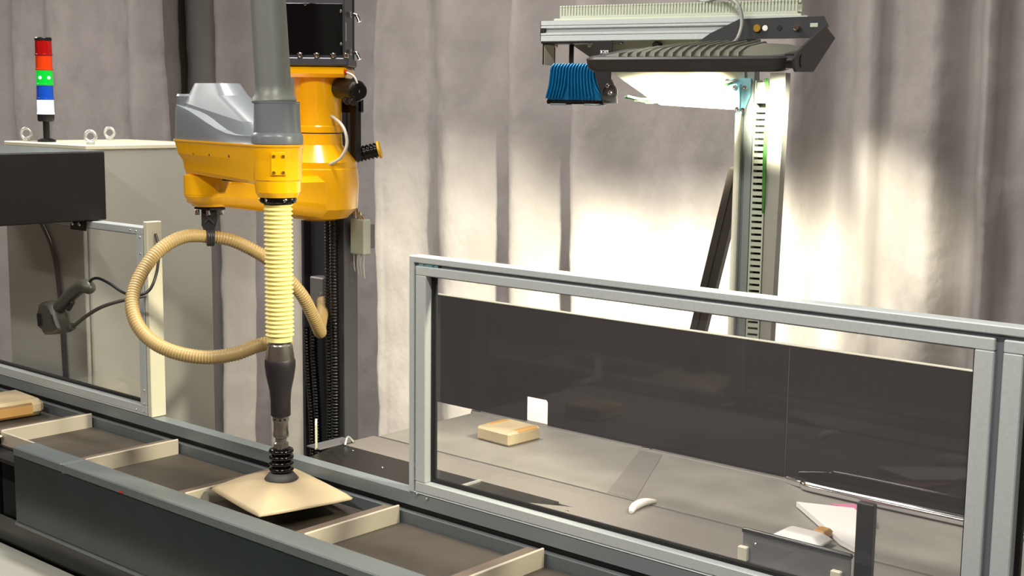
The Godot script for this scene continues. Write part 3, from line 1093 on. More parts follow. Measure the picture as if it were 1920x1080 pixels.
func robot() -> void:
	var B := Vector2(-2.92, -2.5)
	var E := Vector2(-2.895, -2.1)
	var Q := Vector2(-2.485, -2.0)
	var t := thing("robot_arm", "yellow and grey four-axis robot arm picking from the trays", "robot", Vector3(B.x, 1.99, B.y))
	var o := Vector3(-B.x, -1.99, -B.y)
	var bx := Transform3D(Basis(), Vector3(B.x, 0, B.y) + o)
	var ex := Transform3D(Basis(), Vector3(E.x, 0, E.y) + o)
	var qx := Transform3D(Basis(), Vector3(Q.x, 0, Q.y) + o)
	# base column
	var st := S()
	lathe(st, [Vector2(0, 1.803), Vector2(0.07, 1.803), Vector2(0.0705, 1.82), Vector2(0.068, 1.823), Vector2(0.068, 1.95), Vector2(0.074, 1.965), Vector2(0.074, 1.985), Vector2(0, 1.985)], bx, 40, 0.5)
	box(st, Vector3(B.x, 1.974, B.y) + o, Vector3(0.192, 0.032, 0.192), 0.01, Basis(Vector3.UP, deg_to_rad(41.0)))
	put("base", st, "robot_yellow", t)
	# shoulder housing under the base
	st = S()
	lathe(st, [Vector2(0, 1.549), Vector2(0.045, 1.549), Vector2(0.083, 1.558), Vector2(0.111, 1.586), Vector2(0.1125, 1.592), Vector2(0.116, 1.66), Vector2(0.112, 1.7), Vector2(0.110, 1.703), Vector2(0.109, 1.72), Vector2(0.07, 1.768), Vector2(0.068, 1.80), Vector2(0, 1.80)], bx, 44, 0.4)
	put("shoulder", st, "robot_yellow", t)
	st = S()
	var rg := func(ra, rb, ya, yb) -> Array:
		var r := link_ring(B, ra, E, rb, ya, yb)
		for i in r.size():
			r[i] += o
		return r
	loft(st, [rg.call(0.075, 0.035, 1.556, 1.613), rg.call(0.098, 0.058, 1.578, 1.622), rg.call(0.1, 0.066, 1.60, 1.64), rg.call(0.1, 0.066, 1.665, 1.672), rg.call(0.085, 0.056, 1.685, 1.68)], true, true, [2, 3])
	put("upper_arm", st, "robot_yellow", t)
	st = S()
	lathe(st, [Vector2(0, 1.609), Vector2(0.045, 1.612), Vector2(0.064, 1.638), Vector2(0.067, 1.645), Vector2(0.067, 1.694), Vector2(0.06, 1.697), Vector2(0.06, 1.7), Vector2(0, 1.7)], ex, 36, 0.4)
	put("elbow", st, "robot_yellow", t)
	st = S()
	lohi(st, Vector3(-2.8, 1.684, -2.12) + o, Vector3(-2.72, 1.698, -2.07) + o, 0.002)
	put("joint_stop", st, "column_grey", t)
	# forearm: yellow casing
	var fr := func(re, rq, ye, yq) -> Array:
		var r := link_ring(E, re, Q, rq, ye, yq)
		for i in r.size():
			r[i] += o
		return r
	st = S()
	loft(st, [fr.call(0.06, 0.05, 1.701, 1.692), fr.call(0.064, 0.055, 1.712, 1.70), fr.call(0.068, 0.0555, 1.735, 1.72), fr.call(0.08, 0.058, 1.752, 1.75), fr.call(0.086, 0.061, 1.78, 1.78), fr.call(0.09, 0.0635, 1.785, 1.784), fr.call(0.09, 0.0635, 1.789, 1.788)], true, true, [1, 3, 4, 5])
	var fa := put("forearm", st, "robot_yellow", t)
	st = S()
	lathe(st, [Vector2(0, 1.663), Vector2(0.047, 1.663), Vector2(0.0535, 1.675), Vector2(0.0555, 1.702), Vector2(0.0575, 1.705), Vector2(0.0585, 1.782), Vector2(0, 1.782)], qx, 36, 0.4)
	put("wrist_casing", st, "robot_yellow", fa)
	# screw plate on the wrist casing
	var dirp := Vector3(0.8, 0, 0.6)
	var pb := Basis(Vector3(0.6, 0, -0.8), Vector3.UP, dirp)
	st = S()
	box(st, Vector3(Q.x, 1.744, Q.y) + o + dirp * 0.059, Vector3(0.036, 0.055, 0.006), 0.002, pb)
	var sp := put("cover_plate", st, "robot_yellow", fa)
	for sx in [-0.011, 0.011]:
		for sy in [-0.02, 0.018]:
			screw(sp, Vector3(Q.x, 1.744 + sy, Q.y) + o + dirp * 0.062 + pb.x * sx, dirp, 0.0042, 0.003, "brass")
	for k in [0.2, 0.42, 0.68]:
		var c2 := E.lerp(Q, k)
		var nrm := Vector2(-(Q - E).y, (Q - E).x).normalized()
		var q := Vector3(c2.x, 1.756, c2.y) + o + Vector3(nrm.x, 0, nrm.y) * (lerpf(0.08, 0.0585, k))
		screw(fa, q - Vector3(nrm.x, 0, nrm.y) * 0.001, Vector3(nrm.x, 0, nrm.y), 0.004, 0.002, "grip_dark")
	# grey cover
	st = S()
	var low: Array = fr.call(0.086, 0.0605, 1.789, 1.788)
	var shoulder_ring: Array = fr.call(0.083, 0.056, 1.86, 1.82)
	var ridge: Array = fr.call(0.08, 0.054, 1.879, 1.826)
	for i in ridge.size():
		# the upper edge falls off in a curve from the elbow end towards the quill
		var p: Vector2 = Vector2(ridge[i].x - o.x, ridge[i].z - o.z)
		var k := clampf((p - E).dot((Q - E).normalized()) / E.distance_to(Q), -0.25, 1.1)
		var yy := 1.879 - 0.072 * smoothstep(-0.12, 0.75, k)
		ridge[i].y = yy + o.y
		shoulder_ring[i].y = yy - 0.012 + o.y
	loft(st, [low, shoulder_ring, ridge], true, true, [2])
	var cov := put("cover", st, "robot_grey", t)
	# raised motor hump on the elbow end
	st = S()
	var hump := func(re: float, rq: float, len: float, ye: float, yq: float, shift: Vector2) -> Array:
		var r := link_ring(E + shift, re, E.lerp(Q, len) + shift, rq, ye, yq, 10, 6)
		for i in r.size():
			r[i] += o
		return r
	var back := Vector2((Q - E).y, -(Q - E).x).normalized() * 0.014
	loft(st, [hump.call(0.072, 0.052, 0.85, 1.83, 1.79, back * 0.3), hump.call(0.068, 0.046, 0.7, 1.882, 1.84, back * 0.6), hump.call(0.062, 0.042, 0.3, 1.903, 1.903, back), hump.call(0.05, 0.034, 0.2, 1.934, 1.934, back * 1.3)], true, true, [1, 2, 3])
	put("motor_hump", st, "robot_grey", cov, "paler raised hump on the elbow end")
	st = S()
	var nb := Vector2(-(Q - E).y, (Q - E).x).normalized() * 0.036 - (Q - E).normalized() * 0.04
	lathe(st, [Vector2(0, 1.86), Vector2(0.034, 1.86), Vector2(0.034, 1.9), Vector2(0.03, 1.906), Vector2(0, 1.906)], Transform3D(Basis(), Vector3(E.x + nb.x, 0, E.y + nb.y) + o), 10, 0.3)
	put("corner_boss", st, "robot_grey", cov)
	st = S()
	lathe(st, [Vector2(0, 1.79), Vector2(0.0615, 1.79), Vector2(0.0615, 1.806), Vector2(0.0595, 1.812), Vector2(0.056, 1.816), Vector2(0.0535, 1.884), Vector2(0.0545, 1.886), Vector2(0.0545, 1.889), Vector2(0, 1.889)], qx, 40, 0.4)
	put("quill_housing", st, "robot_grey", cov)
	st = S()
	lathe(st, [Vector2(0, 1.889), Vector2(0.052, 1.889), Vector2(0.0535, 1.894), Vector2(0.05, 1.902), Vector2(0.044, 1.912), Vector2(0.0425, 1.93), Vector2(0.041, 2.2), Vector2(0.041, 2.42), Vector2(0.034, 2.44), Vector2(0, 2.44)], Transform3D(Basis(Vector3(1, 0.045, 0).normalized(), Vector3(-0.045, 1, 0.025).normalized(), Vector3(0, -0.025, 1).normalized()).orthonormalized(), Vector3(Q.x + 0.078, 0, Q.y - 0.045) + o), 40, 0.5)
	put("quill_tube", st, "quill_tube", t)
	# black ring with screws, bellows
	st = S()
	lathe(st, [Vector2(0, 1.648), Vector2(0.04, 1.648), Vector2(0.0435, 1.652), Vector2(0.0435, 1.659), Vector2(0.041, 1.664), Vector2(0, 1.664)], qx, 32)
	var ring := put("quill_ring", st, "shiny_black", t)
	for i in 6:
		var a := TAU * (i + 0.3) / 6
		screw(ring, Vector3(Q.x + 0.0425 * cos(a), 1.656, Q.y + 0.0425 * sin(a)) + o, Vector3(cos(a), 0, sin(a)), 0.0035, 0.003)
	st = S()
	var prof := [Vector2(0, 1.312), Vector2(0.0305, 1.312), Vector2(0.0305, 1.322)]
	var nr := 31
	for i in nr:
		var yb := 1.322 + (1.648 - 1.322) * i / nr
		var hh := (1.648 - 1.322) / nr
		prof.append_array([Vector2(0.0295, yb + hh * 0.1), Vector2(0.035, yb + hh * 0.5), Vector2(0.0352, yb + hh * 0.62)])
	prof.append_array([Vector2(0.0295, 1.648), Vector2(0, 1.648)])
	lathe(st, prof, qx, 32, 0.7)
	put("bellows", st, "bellows_cream", t)
	# suction tool
	st = S()
	lathe(st, [Vector2(0, 1.268), Vector2(0.0355, 1.268), Vector2(0.0355, 1.272), Vector2(0.031, 1.303), Vector2(0.029, 1.306), Vector2(0.026, 1.306), Vector2(0.026, 1.313), Vector2(0, 1.313)], qx, 32, 0.4)
	put("collar", st, "tool_steel", t)
	st = S()
	lathe(st, [Vector2(0, 1.127), Vector2(0.0235, 1.127), Vector2(0.0245, 1.13), Vector2(0.0245, 1.165), Vector2(0.0265, 1.19), Vector2(0.034, 1.225), Vector2(0.0375, 1.25), Vector2(0.0375, 1.264), Vector2(0.036, 1.268), Vector2(0, 1.268)], qx, 36, 0.5)
	put("grip_sleeve", st, "grip_dark", t)
	st = S()
	lathe(st, [Vector2(0, 1.045), Vector2(0.0185, 1.045), Vector2(0.0185, 1.058), Vector2(0.014, 1.061), Vector2(0.014, 1.07), Vector2(0.0195, 1.075), Vector2(0.0195, 1.084), Vector2(0.0185, 1.086), Vector2(0.0185, 1.112), Vector2(0.0205, 1.114), Vector2(0.0205, 1.127), Vector2(0, 1.127)], qx, 32, 0.5)
	var ad := put("adapter", st, "tool_steel", t)
	for a in [0.2, 0.75, 1.4]:
		screw(ad, Vector3(Q.x + 0.0205 * cos(a), 1.12, Q.y + 0.0205 * sin(a)) + o, Vector3(cos(a), 0, sin(a)), 0.0028, 0.002, "black_plastic", "set_screw")
	st = S()
	prof = [Vector2(0, 0.968), Vector2(0.041, 0.967), Vector2(0.042, 0.969), Vector2(0.031, 0.982), Vector2(0.022, 0.986), Vector2(0, 0.986)]
	lathe(st, prof, qx, 36, 1.2)
	put("cup_lip", st, "lip_rubber", t)
	st = S()
	prof = [Vector2(0, 0.984), Vector2(0.022, 0.984)]
	for i in 4:
		var yb2 := 0.986 + i * 0.0152
		prof.append_array([Vector2(0.0235, yb2), Vector2(0.0295, yb2 + 0.003), Vector2(0.031, yb2 + 0.0068), Vector2(0.0295, yb2 + 0.0105), Vector2(0.023, yb2 + 0.0135)])
	prof.append_array([Vector2(0.02, 1.047), Vector2(0, 1.047)])
	lathe(st, prof, qx, 36, 1.2)
	put("suction_cup", st, "shiny_black", t)
	# hose clamp under the elbow
	var c := Vector3(E.x, 0, E.y) + o
	st = S()
	box(st, c + Vector3(0, 1.606, 0), Vector3(0.07, 0.006, 0.05), 0.001)
	put("clamp_plate", st, "black_plastic", t)
	st = S()
	var dv := Vector3(0.65, 0, 0.76)
	var cb := Basis(Vector3(0.76, 0, -0.65), Vector3.UP, dv)
	extrude(st, [Vector2(-0.02, 1.604), Vector2(0.022, 1.604), Vector2(0.022, 1.575), Vector2(0.014, 1.548), Vector2(0.012, 1.515), Vector2(-0.012, 1.515), Vector2(-0.014, 1.548), Vector2(-0.02, 1.56)], Transform3D(cb, c - dv * 0.012), 0.024)
	for q in [[-0.014, 1.594, 0.014, 1.565], [0.014, 1.594, -0.014, 1.565]]:
		var a3: Vector3 = c + cb * Vector3(q[0], q[1], 0.013)
		var b3: Vector3 = c + cb * Vector3(q[2], q[3], 0.013)
		cyl(st, a3, b3, 0.003, 8)
	var hg := put("hose_hanger", st, "clamp_dark", t)
	for x in [-0.032, 0.0, 0.032]:
		st = S()
		cyl(st, c + cb * Vector3(x, 1.602, 0.018 if x == 0.0 else 0.006), c + cb * Vector3(x, 1.588, 0.018 if x == 0.0 else 0.006), 0.0065, 6, 0.001)
		put("bolt", st, "chrome", hg)
	st = S()
	var ringp := []
	for i in 20:
		var a := TAU * i / 20
		ringp.append(c + Vector3(0, 1.529, 0) + Vector3(0.86, 0, 0.5) * 0.021 * cos(a) + Vector3.UP * 0.021 * sin(a))
	tube(st, ringp, [0.0048], 8, true)
	for q in [-1, 1]:
		var r2 := []
		for p in ringp:
			r2.append(p + Vector3(-0.5, 0, 0.86) * 0.006 * q)
		tube(st, r2, [0.0045], 8, true)
	put("hose_clamp", st, "clamp_dark", t)
	# tan vacuum hose
	st = S()
	corrugated(st, [Vector3(-2.5, 1.3, -2.033), Vector3(-2.545, 1.297, -2.045), Vector3(-2.587, 1.286, -2.015), Vector3(-2.622, 1.266, -1.967), Vector3(-2.673, 1.257, -1.921), Vector3(-2.738, 1.265, -1.879), Vector3(-2.804, 1.289, -1.853), Vector3(-2.856, 1.332, -1.842), Vector3(-2.897, 1.387, -1.858), Vector3(-2.92, 1.447, -1.902), Vector3(-2.924, 1.503, -1.962), Vector3(-2.914, 1.533, -2.03), Vector3(-2.897, 1.53, -2.098), Vector3(-2.861, 1.516, -2.154), Vector3(-2.823, 1.467, -2.231), Vector3(-2.812, 1.416, -2.285), Vector3(-2.8, 1.353, -2.337), Vector3(-2.815, 1.28, -2.391), Vector3(-2.85, 1.235, -2.44), Vector3(-2.92, 1.235, -2.5), Vector3(-2.99, 1.26, -2.57), Vector3(-3.03, 1.29, -2.605)], 0.0185, 0.0022, 0.0075, 14)
	var hs := put("vacuum_hose", st, "hose_tan")
	tag(hs, "thick tan ribbed vacuum hose looping below the robot's elbow", "hose")
	# motor plug and cables on the right of the base
	t = thing("cable_connector", "round black cable connector on the right side of the yellow robot base", "connector", Vector3(-2.82, 1.93, -2.52))
	st = S()
	cyl(st, Vector3(-0.03, 0, 0), Vector3(0.065, -0.01, 0.015), 0.03, 24, 0.005)
	put("shell", st, "black_plastic", t)
	st = S()
	cyl(st, Vector3(0.062, -0.01, 0.014), Vector3(0.075, -0.012, 0.016), 0.025, 24, 0.004)
	put("cap", st, "shiny_black", t)
	for q in [Vector3(0.02, -0.032, 0.02), Vector3(0.045, -0.034, 0.022)]:
		st = S()
		cyl(st, q, q + Vector3(0.014, -0.006, 0.004), 0.012, 12, 0.002)
		put("cable_gland", st, "grip_dark", t)
	st = S()
	cyl(st, Vector3(0.022, 0.045, 0.03), Vector3(0.034, 0.042, 0.03), 0.006, 10, 0.001)
	put("red_plug", st, "red_plastic", t)
	st = S()
	cord(st, [Vector3(0.03, 0.043, 0.03), Vector3(0.06, 0.03, 0.025), Vector3(0.072, 0.0, 0.02), Vector3(0.07, -0.02, 0.018)], 0.003)
	put("wire", st, "light_cable", t)
	st = S()
	cord(st, [Vector3(-2.875, 1.85, -2.5), Vector3(-2.845, 1.848, -2.49), Vector3(-2.79, 1.82, -2.48), Vector3(-2.775, 1.775, -2.48), Vector3(-2.79, 1.735, -2.47), Vector3(-2.83, 1.712, -2.455)], 0.0045)
	var gc := put("cable", st, "light_cable")
	tag(gc, "pale grey cable looping out from the robot base to its shoulder", "cable")
	t = thing("bristle_plug", "ribbed black plug with a yellow end behind the robot shoulder", "plug", Vector3(-2.88, 1.735, -2.6))
	st = S()
	var dir := Vector3(0.74, 0.24, -0.62).normalized()
	corrugated(st, [Vector3.ZERO, dir * 0.04, dir * 0.075], 0.024, 0.0045, 0.011, 16)
	put("ribbed_body", st, "shiny_black", t)
	st = S()
	cyl(st, dir * 0.074, dir * 0.081, 0.026, 18, 0.001)
	put("end_disc", st, "warn_yellow", t)
	st = S()
	cyl(st, Vector3.ZERO, Vector3(-0.075, 0.0, 0.0), 0.008, 10)
	put("stem", st, "black_plastic", t)


# =====================================================================================
# floodlight gantry, in its own turned frame: x right, y up, z towards the fence
# =====================================================================================
func floodlight_gantry() -> void:
	var turn := deg_to_rad(13.0)
	var org := Vector3(-1.86, 0, -3.06)
	var t := thing("lamp_gantry", "aluminium mast with cross beam that carries floodlight and sensor", "mast", org)
	t.rotation.y = turn
	# mast
	var st := S()
	bar(st, Vector3(0.013, 0.02, -0.02), Vector3(0.013, 2.068, -0.02), Vector3.BACK, section(0.045, 0.045, "t", 0.008, 0.008))
	put("mast_profile", st, "mast_aluminium", t)
	st = S()
	lohi(st, Vector3(-0.2, 0, -0.2), Vector3(0.25, 0.02, 0.12), 0.003)
	put("base_plate", st, "grey_steel", t)
	# slotted wire duct on the mast
	st = S()
	lohi(st, Vector3(0.037, 0.5, -0.05), Vector3(0.042, 1.96, 0.0), 0.0005)
	lohi(st, Vector3(0.07, 0.5, -0.05), Vector3(0.074, 1.96, 0.0), 0.0005)
	lohi(st, Vector3(0.042, 1.9, -0.05), Vector3(0.07, 1.955, -0.002), 0.0005)
	for i in 82:
		lohi(st, Vector3(0.042, 0.5 + i * 0.017, -0.006), Vector3(0.07, 0.5 + i * 0.017 + 0.0105, 0.0), 0.0)
	var du := put("slotted_duct", st, "wire_duct", t)
	stuff(du)
	st = S()
	lohi(st, Vector3(0.042, 0.5, -0.05), Vector3(0.07, 1.9, -0.03), 0.0)
	put("duct_inside", st, "rubber", t)
	st = S()
	extrude(st, [Vector2(0.076, 0.5), Vector2(0.091, 0.5), Vector2(0.118, 1.98), Vector2(0.076, 1.98)], Transform3D(Basis(), Vector3(0, 0, -0.05)), 0.045)
	put("side_cover", st, "cabinet_grey", t)
	st = S()
	for k in 2:
		cord(st, [Vector3(0.066 + 0.005 * k, 1.965, 0.004), Vector3(0.073 + 0.004 * k, 1.9, 0.004), Vector3(0.07 + 0.004 * k, 1.78, 0.004), Vector3(0.072 + 0.004 * k, 1.66, 0.004), Vector3(0.071, 1.6, -0.004)], 0.0028, 8)
	put("earth_wires", st, "green_wire", t)
	# cross beam
	st = S()
	var sec := [Vector2(-0.022, -0.028), Vector2(0.022, -0.028), Vector2(0.022, -0.014), Vector2(0.019, -0.0125), Vector2(0.022, -0.011), Vector2(0.022, -0.006), Vector2(0.013, -0.004), Vector2(0.013, 0.006), Vector2(0.022, 0.008), Vector2(0.022, 0.013), Vector2(0.019, 0.0145), Vector2(0.022, 0.016), Vector2(0.022, 0.028), Vector2(-0.022, 0.028)]
	var flip := []
	for p in sec:
		flip.append(Vector2(-p.x, p.y))
	bar(st, Vector3(0.178, 2.096, 0.004), Vector3(-0.587, 2.096, 0.004), Vector3.UP, sec)
	put("cross_beam", st, "aluminium", t)
	st = S()
	lohi(st, Vector3(-0.589, 2.068, -0.018), Vector3(-0.587, 2.124, 0.026), 0.0005)
	lohi(st, Vector3(-0.588, 2.093, 0.016), Vector3(-0.575, 2.101, 0.0255), 0.0005)
	put("end_cap", st, "rubber", t)
	# finned wire duct on the beam
	st = S()
	lohi(st, Vector3(-0.55, 2.124, -0.03), Vector3(0.16, 2.13, 0.02), 0.001)
	lohi(st, Vector3(-0.532, 2.13, -0.025), Vector3(0.15, 2.137, 0.018), 0.001)
	lohi(st, Vector3(-0.532, 2.137, -0.025), Vector3(0.15, 2.162, -0.021), 0.001)
	for i in 76:
		var x := -0.532 + i * 0.009
		lohi(st, Vector3(x, 2.137, 0.0145), Vector3(x + 0.0055, 2.16, 0.018), 0.0)
		lohi(st, Vector3(x, 2.16, 0.0085), Vector3(x + 0.0065, 2.165, 0.0185), 0.001)
		lohi(st, Vector3(x, 2.16, -0.024), Vector3(x + 0.0065, 2.166, -0.012), 0.001)
	stuff(put("finned_duct", st, "wire_duct", t))
	# gusset
	st = S()
	extrude(st, [Vector2(-0.525, 2.068), Vector2(-0.277, 1.915), Vector2(-0.236, 1.893), Vector2(-0.012, 1.882), Vector2(-0.012, 2.068)], Transform3D(Basis(), Vector3(0, 0, -0.026)), 0.006)
	put("gusset_plate", st, "gusset", t)
	# blue corner bracket with bolts
	st = S()
	extrude(st, [Vector2(-0.045, 1.965), Vector2(0.029, 1.965), Vector2(0.03, 1.92), Vector2(0.018, 1.89), Vector2(0.012, 1.872), Vector2(-0.006, 1.872), Vector2(-0.014, 1.895)], Transform3D(Basis(), Vector3(0, 0, 0.004)), 0.008)
	lohi(st, Vector3(0.0, 1.885, 0.012), Vector3(0.004, 1.95, 0.02), 0.001)
	var bb := put("corner_bracket", st, "blue_zinc", t)
	for p in [Vector2(-0.012, 1.94), Vector2(0.015, 1.94), Vector2(-0.004, 1.884), Vector2(0.012, 1.882), Vector2(-0.034, 1.958)]:
		screw(bb, Vector3(p.x, p.y, 0.012), Vector3.BACK, 0.007, 0.007, "chrome", "bolt")
	st = S()
	cyl(st, Vector3(0.0, 0.02, 0.014), Vector3(0.0, 1.873, 0.014), 0.0085, 14)
	put("pipe", st, "white_pipe", t)
	# knob
	st = S()
	cyl(st, Vector3(-0.245, 2.055, -0.02), Vector3(-0.245, 2.055, 0.008), 0.011, 7, 0.002)
	put("star_knob", st, "black_plastic", t)
	# brace behind
	st = S()
	bar(st, Vector3(-0.02, 1.72, -0.06), Vector3(-0.23, 0.9, -0.16), Vector3.BACK, section(0.045, 0.03, "t", 0.006, 0.004))
	bar(st, Vector3(-0.23, 0.92, -0.16), Vector3(-0.29, 0.0, -0.18), Vector3.BACK, section(0.045, 0.03, "t", 0.006, 0.004))
	put("brace", st, "strut", t)
	floodlight(org, turn)
	sensor(org, turn)
	# supply cable over the top
	st = S()
	var c := Transform3D(Basis(Vector3.UP, turn), org)
	var path := []
	for p in [Vector3(-0.16, 2.21, -0.01), Vector3(-0.115, 2.168, 0.01), Vector3(-0.05, 2.175, 0.03), Vector3(0.0, 2.155, 0.055), Vector3(0.016, 2.11, 0.062), Vector3(0.014, 2.07, 0.08), Vector3(0.012, 2.045, 0.13)]:
		path.append(c * p)
	cord(st, path, 0.0048)
	var o := put("cable", st, "grey_cable")
	tag(o, "grey supply cable arching over the beam down to the floodlight", "cable")
	st = S()
	path = []
	for p in [Vector3(-0.312, 1.912, 0.05), Vector3(-0.285, 1.908, 0.055), Vector3(-0.24, 1.9, 0.05), Vector3(-0.16, 1.905, 0.04), Vector3(-0.08, 1.93, 0.03), Vector3(-0.02, 1.955, 0.02)]:
		path.append(c * p)
	cord(st, path, 0.003)
	for k in [0.3, 1.0]:
		var q: Vector3 = path[1].lerp(path[2], k)
		box(st, q, Vector3(0.022, 0.009, 0.009), 0.001)
	o = put("sensor_cable", st, "green_wire")
	tag(o, "thin green cable with white tags leaving the blue sensor", "cable")
	st = S()
	path = []
	for p in [Vector3(-0.3, 1.915, 0.06), Vector3(-0.25, 1.907, 0.06), Vector3(-0.15, 1.915, 0.05), Vector3(-0.06, 1.945, 0.035), Vector3(0.0, 1.962, 0.024)]:
		path.append(c * p)
	cord(st, path, 0.0032)
	o = put("sensor_cable", st, "grey_cable")
	tag(o, "thin grey cable running under the floodlight beside the green one", "cable")


func floodlight(org: Vector3, turn: float) -> void:
	var t := thing("floodlight", "flat dark grey LED floodlight glowing under the aluminium beam", "floodlight", org + Basis(Vector3.UP, turn) * Vector3(-0.04, 2.022, 0.2))
	t.rotation.y = turn
	var tilt := Basis(Vector3.RIGHT, deg_to_rad(7.0))
	var X := Transform3D(tilt, Vector3.ZERO)
	var rr := func(hx: float, hz: float, y: float, r: float, x0 := 0.0) -> Array:
		var ring := []
		for q in [[1, 1, 0], [-1, 1, 1], [-1, -1, 2], [1, -1, 3]]:
			for i in 6:
				var a: float = PI / 2 * (q[2] + i / 5.0)
				ring.append(X * Vector3(x0 + q[0] * (hx - r) + r * cos(a), y, q[1] * (hz - r) + r * sin(a)))
		return ring
	var st := S()
	loft(st, [rr.call(0.25, 0.145, -0.032, 0.03), rr.call(0.26, 0.152, -0.022, 0.03), rr.call(0.263, 0.154, 0.0, 0.03), rr.call(0.256, 0.148, 0.005, 0.03)], false, true, [2])
	put("housing", st, "lamp_body", t)
	# domed top with cooling ribs
	st = S()
	loft(st, [rr.call(0.24, 0.13, 0.003, 0.04, 0.0), rr.call(0.18, 0.10, 0.015, 0.04, 0.03), rr.call(0.1, 0.06, 0.021, 0.03, 0.05)], false, true, [])
	put("dome", st, "lamp_top", t)
	for i in 14:
		var x := -0.172 + i * 0.024
		st = S()
		var hh := 0.01 + 0.017 * sin(PI * clampf((i + 1.0) / 20.0, 0, 1))
		extrude(st, [Vector2(-0.135, 0.004), Vector2(0.135, 0.004), Vector2(0.13, 0.014), Vector2(0.07, hh), Vector2(-0.08, hh)], X * Transform3D(Basis(Vector3(0, 0, 1), Vector3.UP, Vector3(-1, 0, 0)), Vector3(x, 0, 0)), 0.004)
		put("cooling_rib", st, "lamp_top", t)
	# lens
	st = S()
	poly(st, rr.call(0.23, 0.125, -0.026, 0.03), X.basis * Vector3.DOWN)
	put("glass_lens", st, "led_glow", t)
	st = S()
	loft(st, [rr.call(0.23, 0.125, -0.0265, 0.03), rr.call(0.25, 0.145, -0.032, 0.03)], false, false)
	put("reflector_rim", st, "bright_aluminium", t)
	# the lamp's light
	for az in [[44.0, 20.0, -0.05, 27.0], [15.0, 14.0, -0.03, 27.0], [3.0, 5.0, 0.17, 22.0]]:
		var s := SpotLight3D.new()
		s.name = "flood_beam"
		s.light_color = Color(1.0, 0.97, 0.86)
		s.light_energy = az[1]
		s.light_size = 0.05
		s.spot_range = 12.0
		s.spot_attenuation = 2.0
		s.spot_angle = az[3]
		s.spot_angle_attenuation = 0.8
		s.shadow_enabled = true
		t.add_child(s, true)
		s.position = tilt * Vector3(az[2], -0.05, -0.02)
		s.rotation = Vector3(deg_to_rad(-28.0), deg_to_rad(az[0]), 0)
	# yoke: face plate against the beam and arms to both ends
	st = S()
	var zf := -0.172
	extrude(st, [Vector2(-0.075, 0.052), Vector2(-0.03, 0.082), Vector2(0.05, 0.118), Vector2(0.272, 0.121), Vector2(0.285, 0.095), Vector2(0.24, 0.066), Vector2(0.08, 0.066), Vector2(0.02, 0.06), Vector2(-0.03, 0.044)], Transform3D(Basis(), Vector3(-0.01, -0.022, zf)), 0.006)
	var yk := put("yoke_plate", st, "yoke", t)
	st = S()
	# the right arm: a strap that runs from the beam forwards and down to the pivot
	extrude(st, [Vector2(0.083, 0.07), Vector2(0.181, 0.044), Vector2(-0.011, -0.046), Vector2(-0.155, -0.05), Vector2(-0.172, -0.04), Vector2(-0.176, -0.02), Vector2(-0.147, -0.003)], Transform3D(Basis(Vector3(0, 0, -1), Vector3.UP, Vector3(1, 0, 0)), Vector3(0.284, 0, 0)), 0.006)
	put("yoke_arm", st, "lamp_body", t)
	st = S()
	cyl(st, Vector3(0.25, -0.024, 0.118), Vector3(0.292, -0.024, 0.118), 0.018, 20, 0.003)
	put("pivot", st, "black_plastic", t)
	for q in [[0.1, 0.0115, "brass", "brass_bolt", 0.008], [0.12, 0.009, "white_paper", "white_plug", 0.002], [0.158, 0.008, "rubber", "hole_plug", 0.001], [0.205, 0.0085, "chrome", "bolt", 0.012]]:
		st = S()
		cyl(st, Vector3(q[0] - 0.01, 0.071, zf + 0.006), Vector3(q[0] - 0.01, 0.071, zf + 0.006 + q[4]), q[1] * 0.85, 16, 0.0008)
		put(q[3], st, q[2], yk)
	st = S()
	lohi(st, Vector3(0.228, 0.072, zf + 0.006), Vector3(0.248, 0.082, zf + 0.0068), 0.0002)
	put("small_sticker", st, "wire_duct", yk)


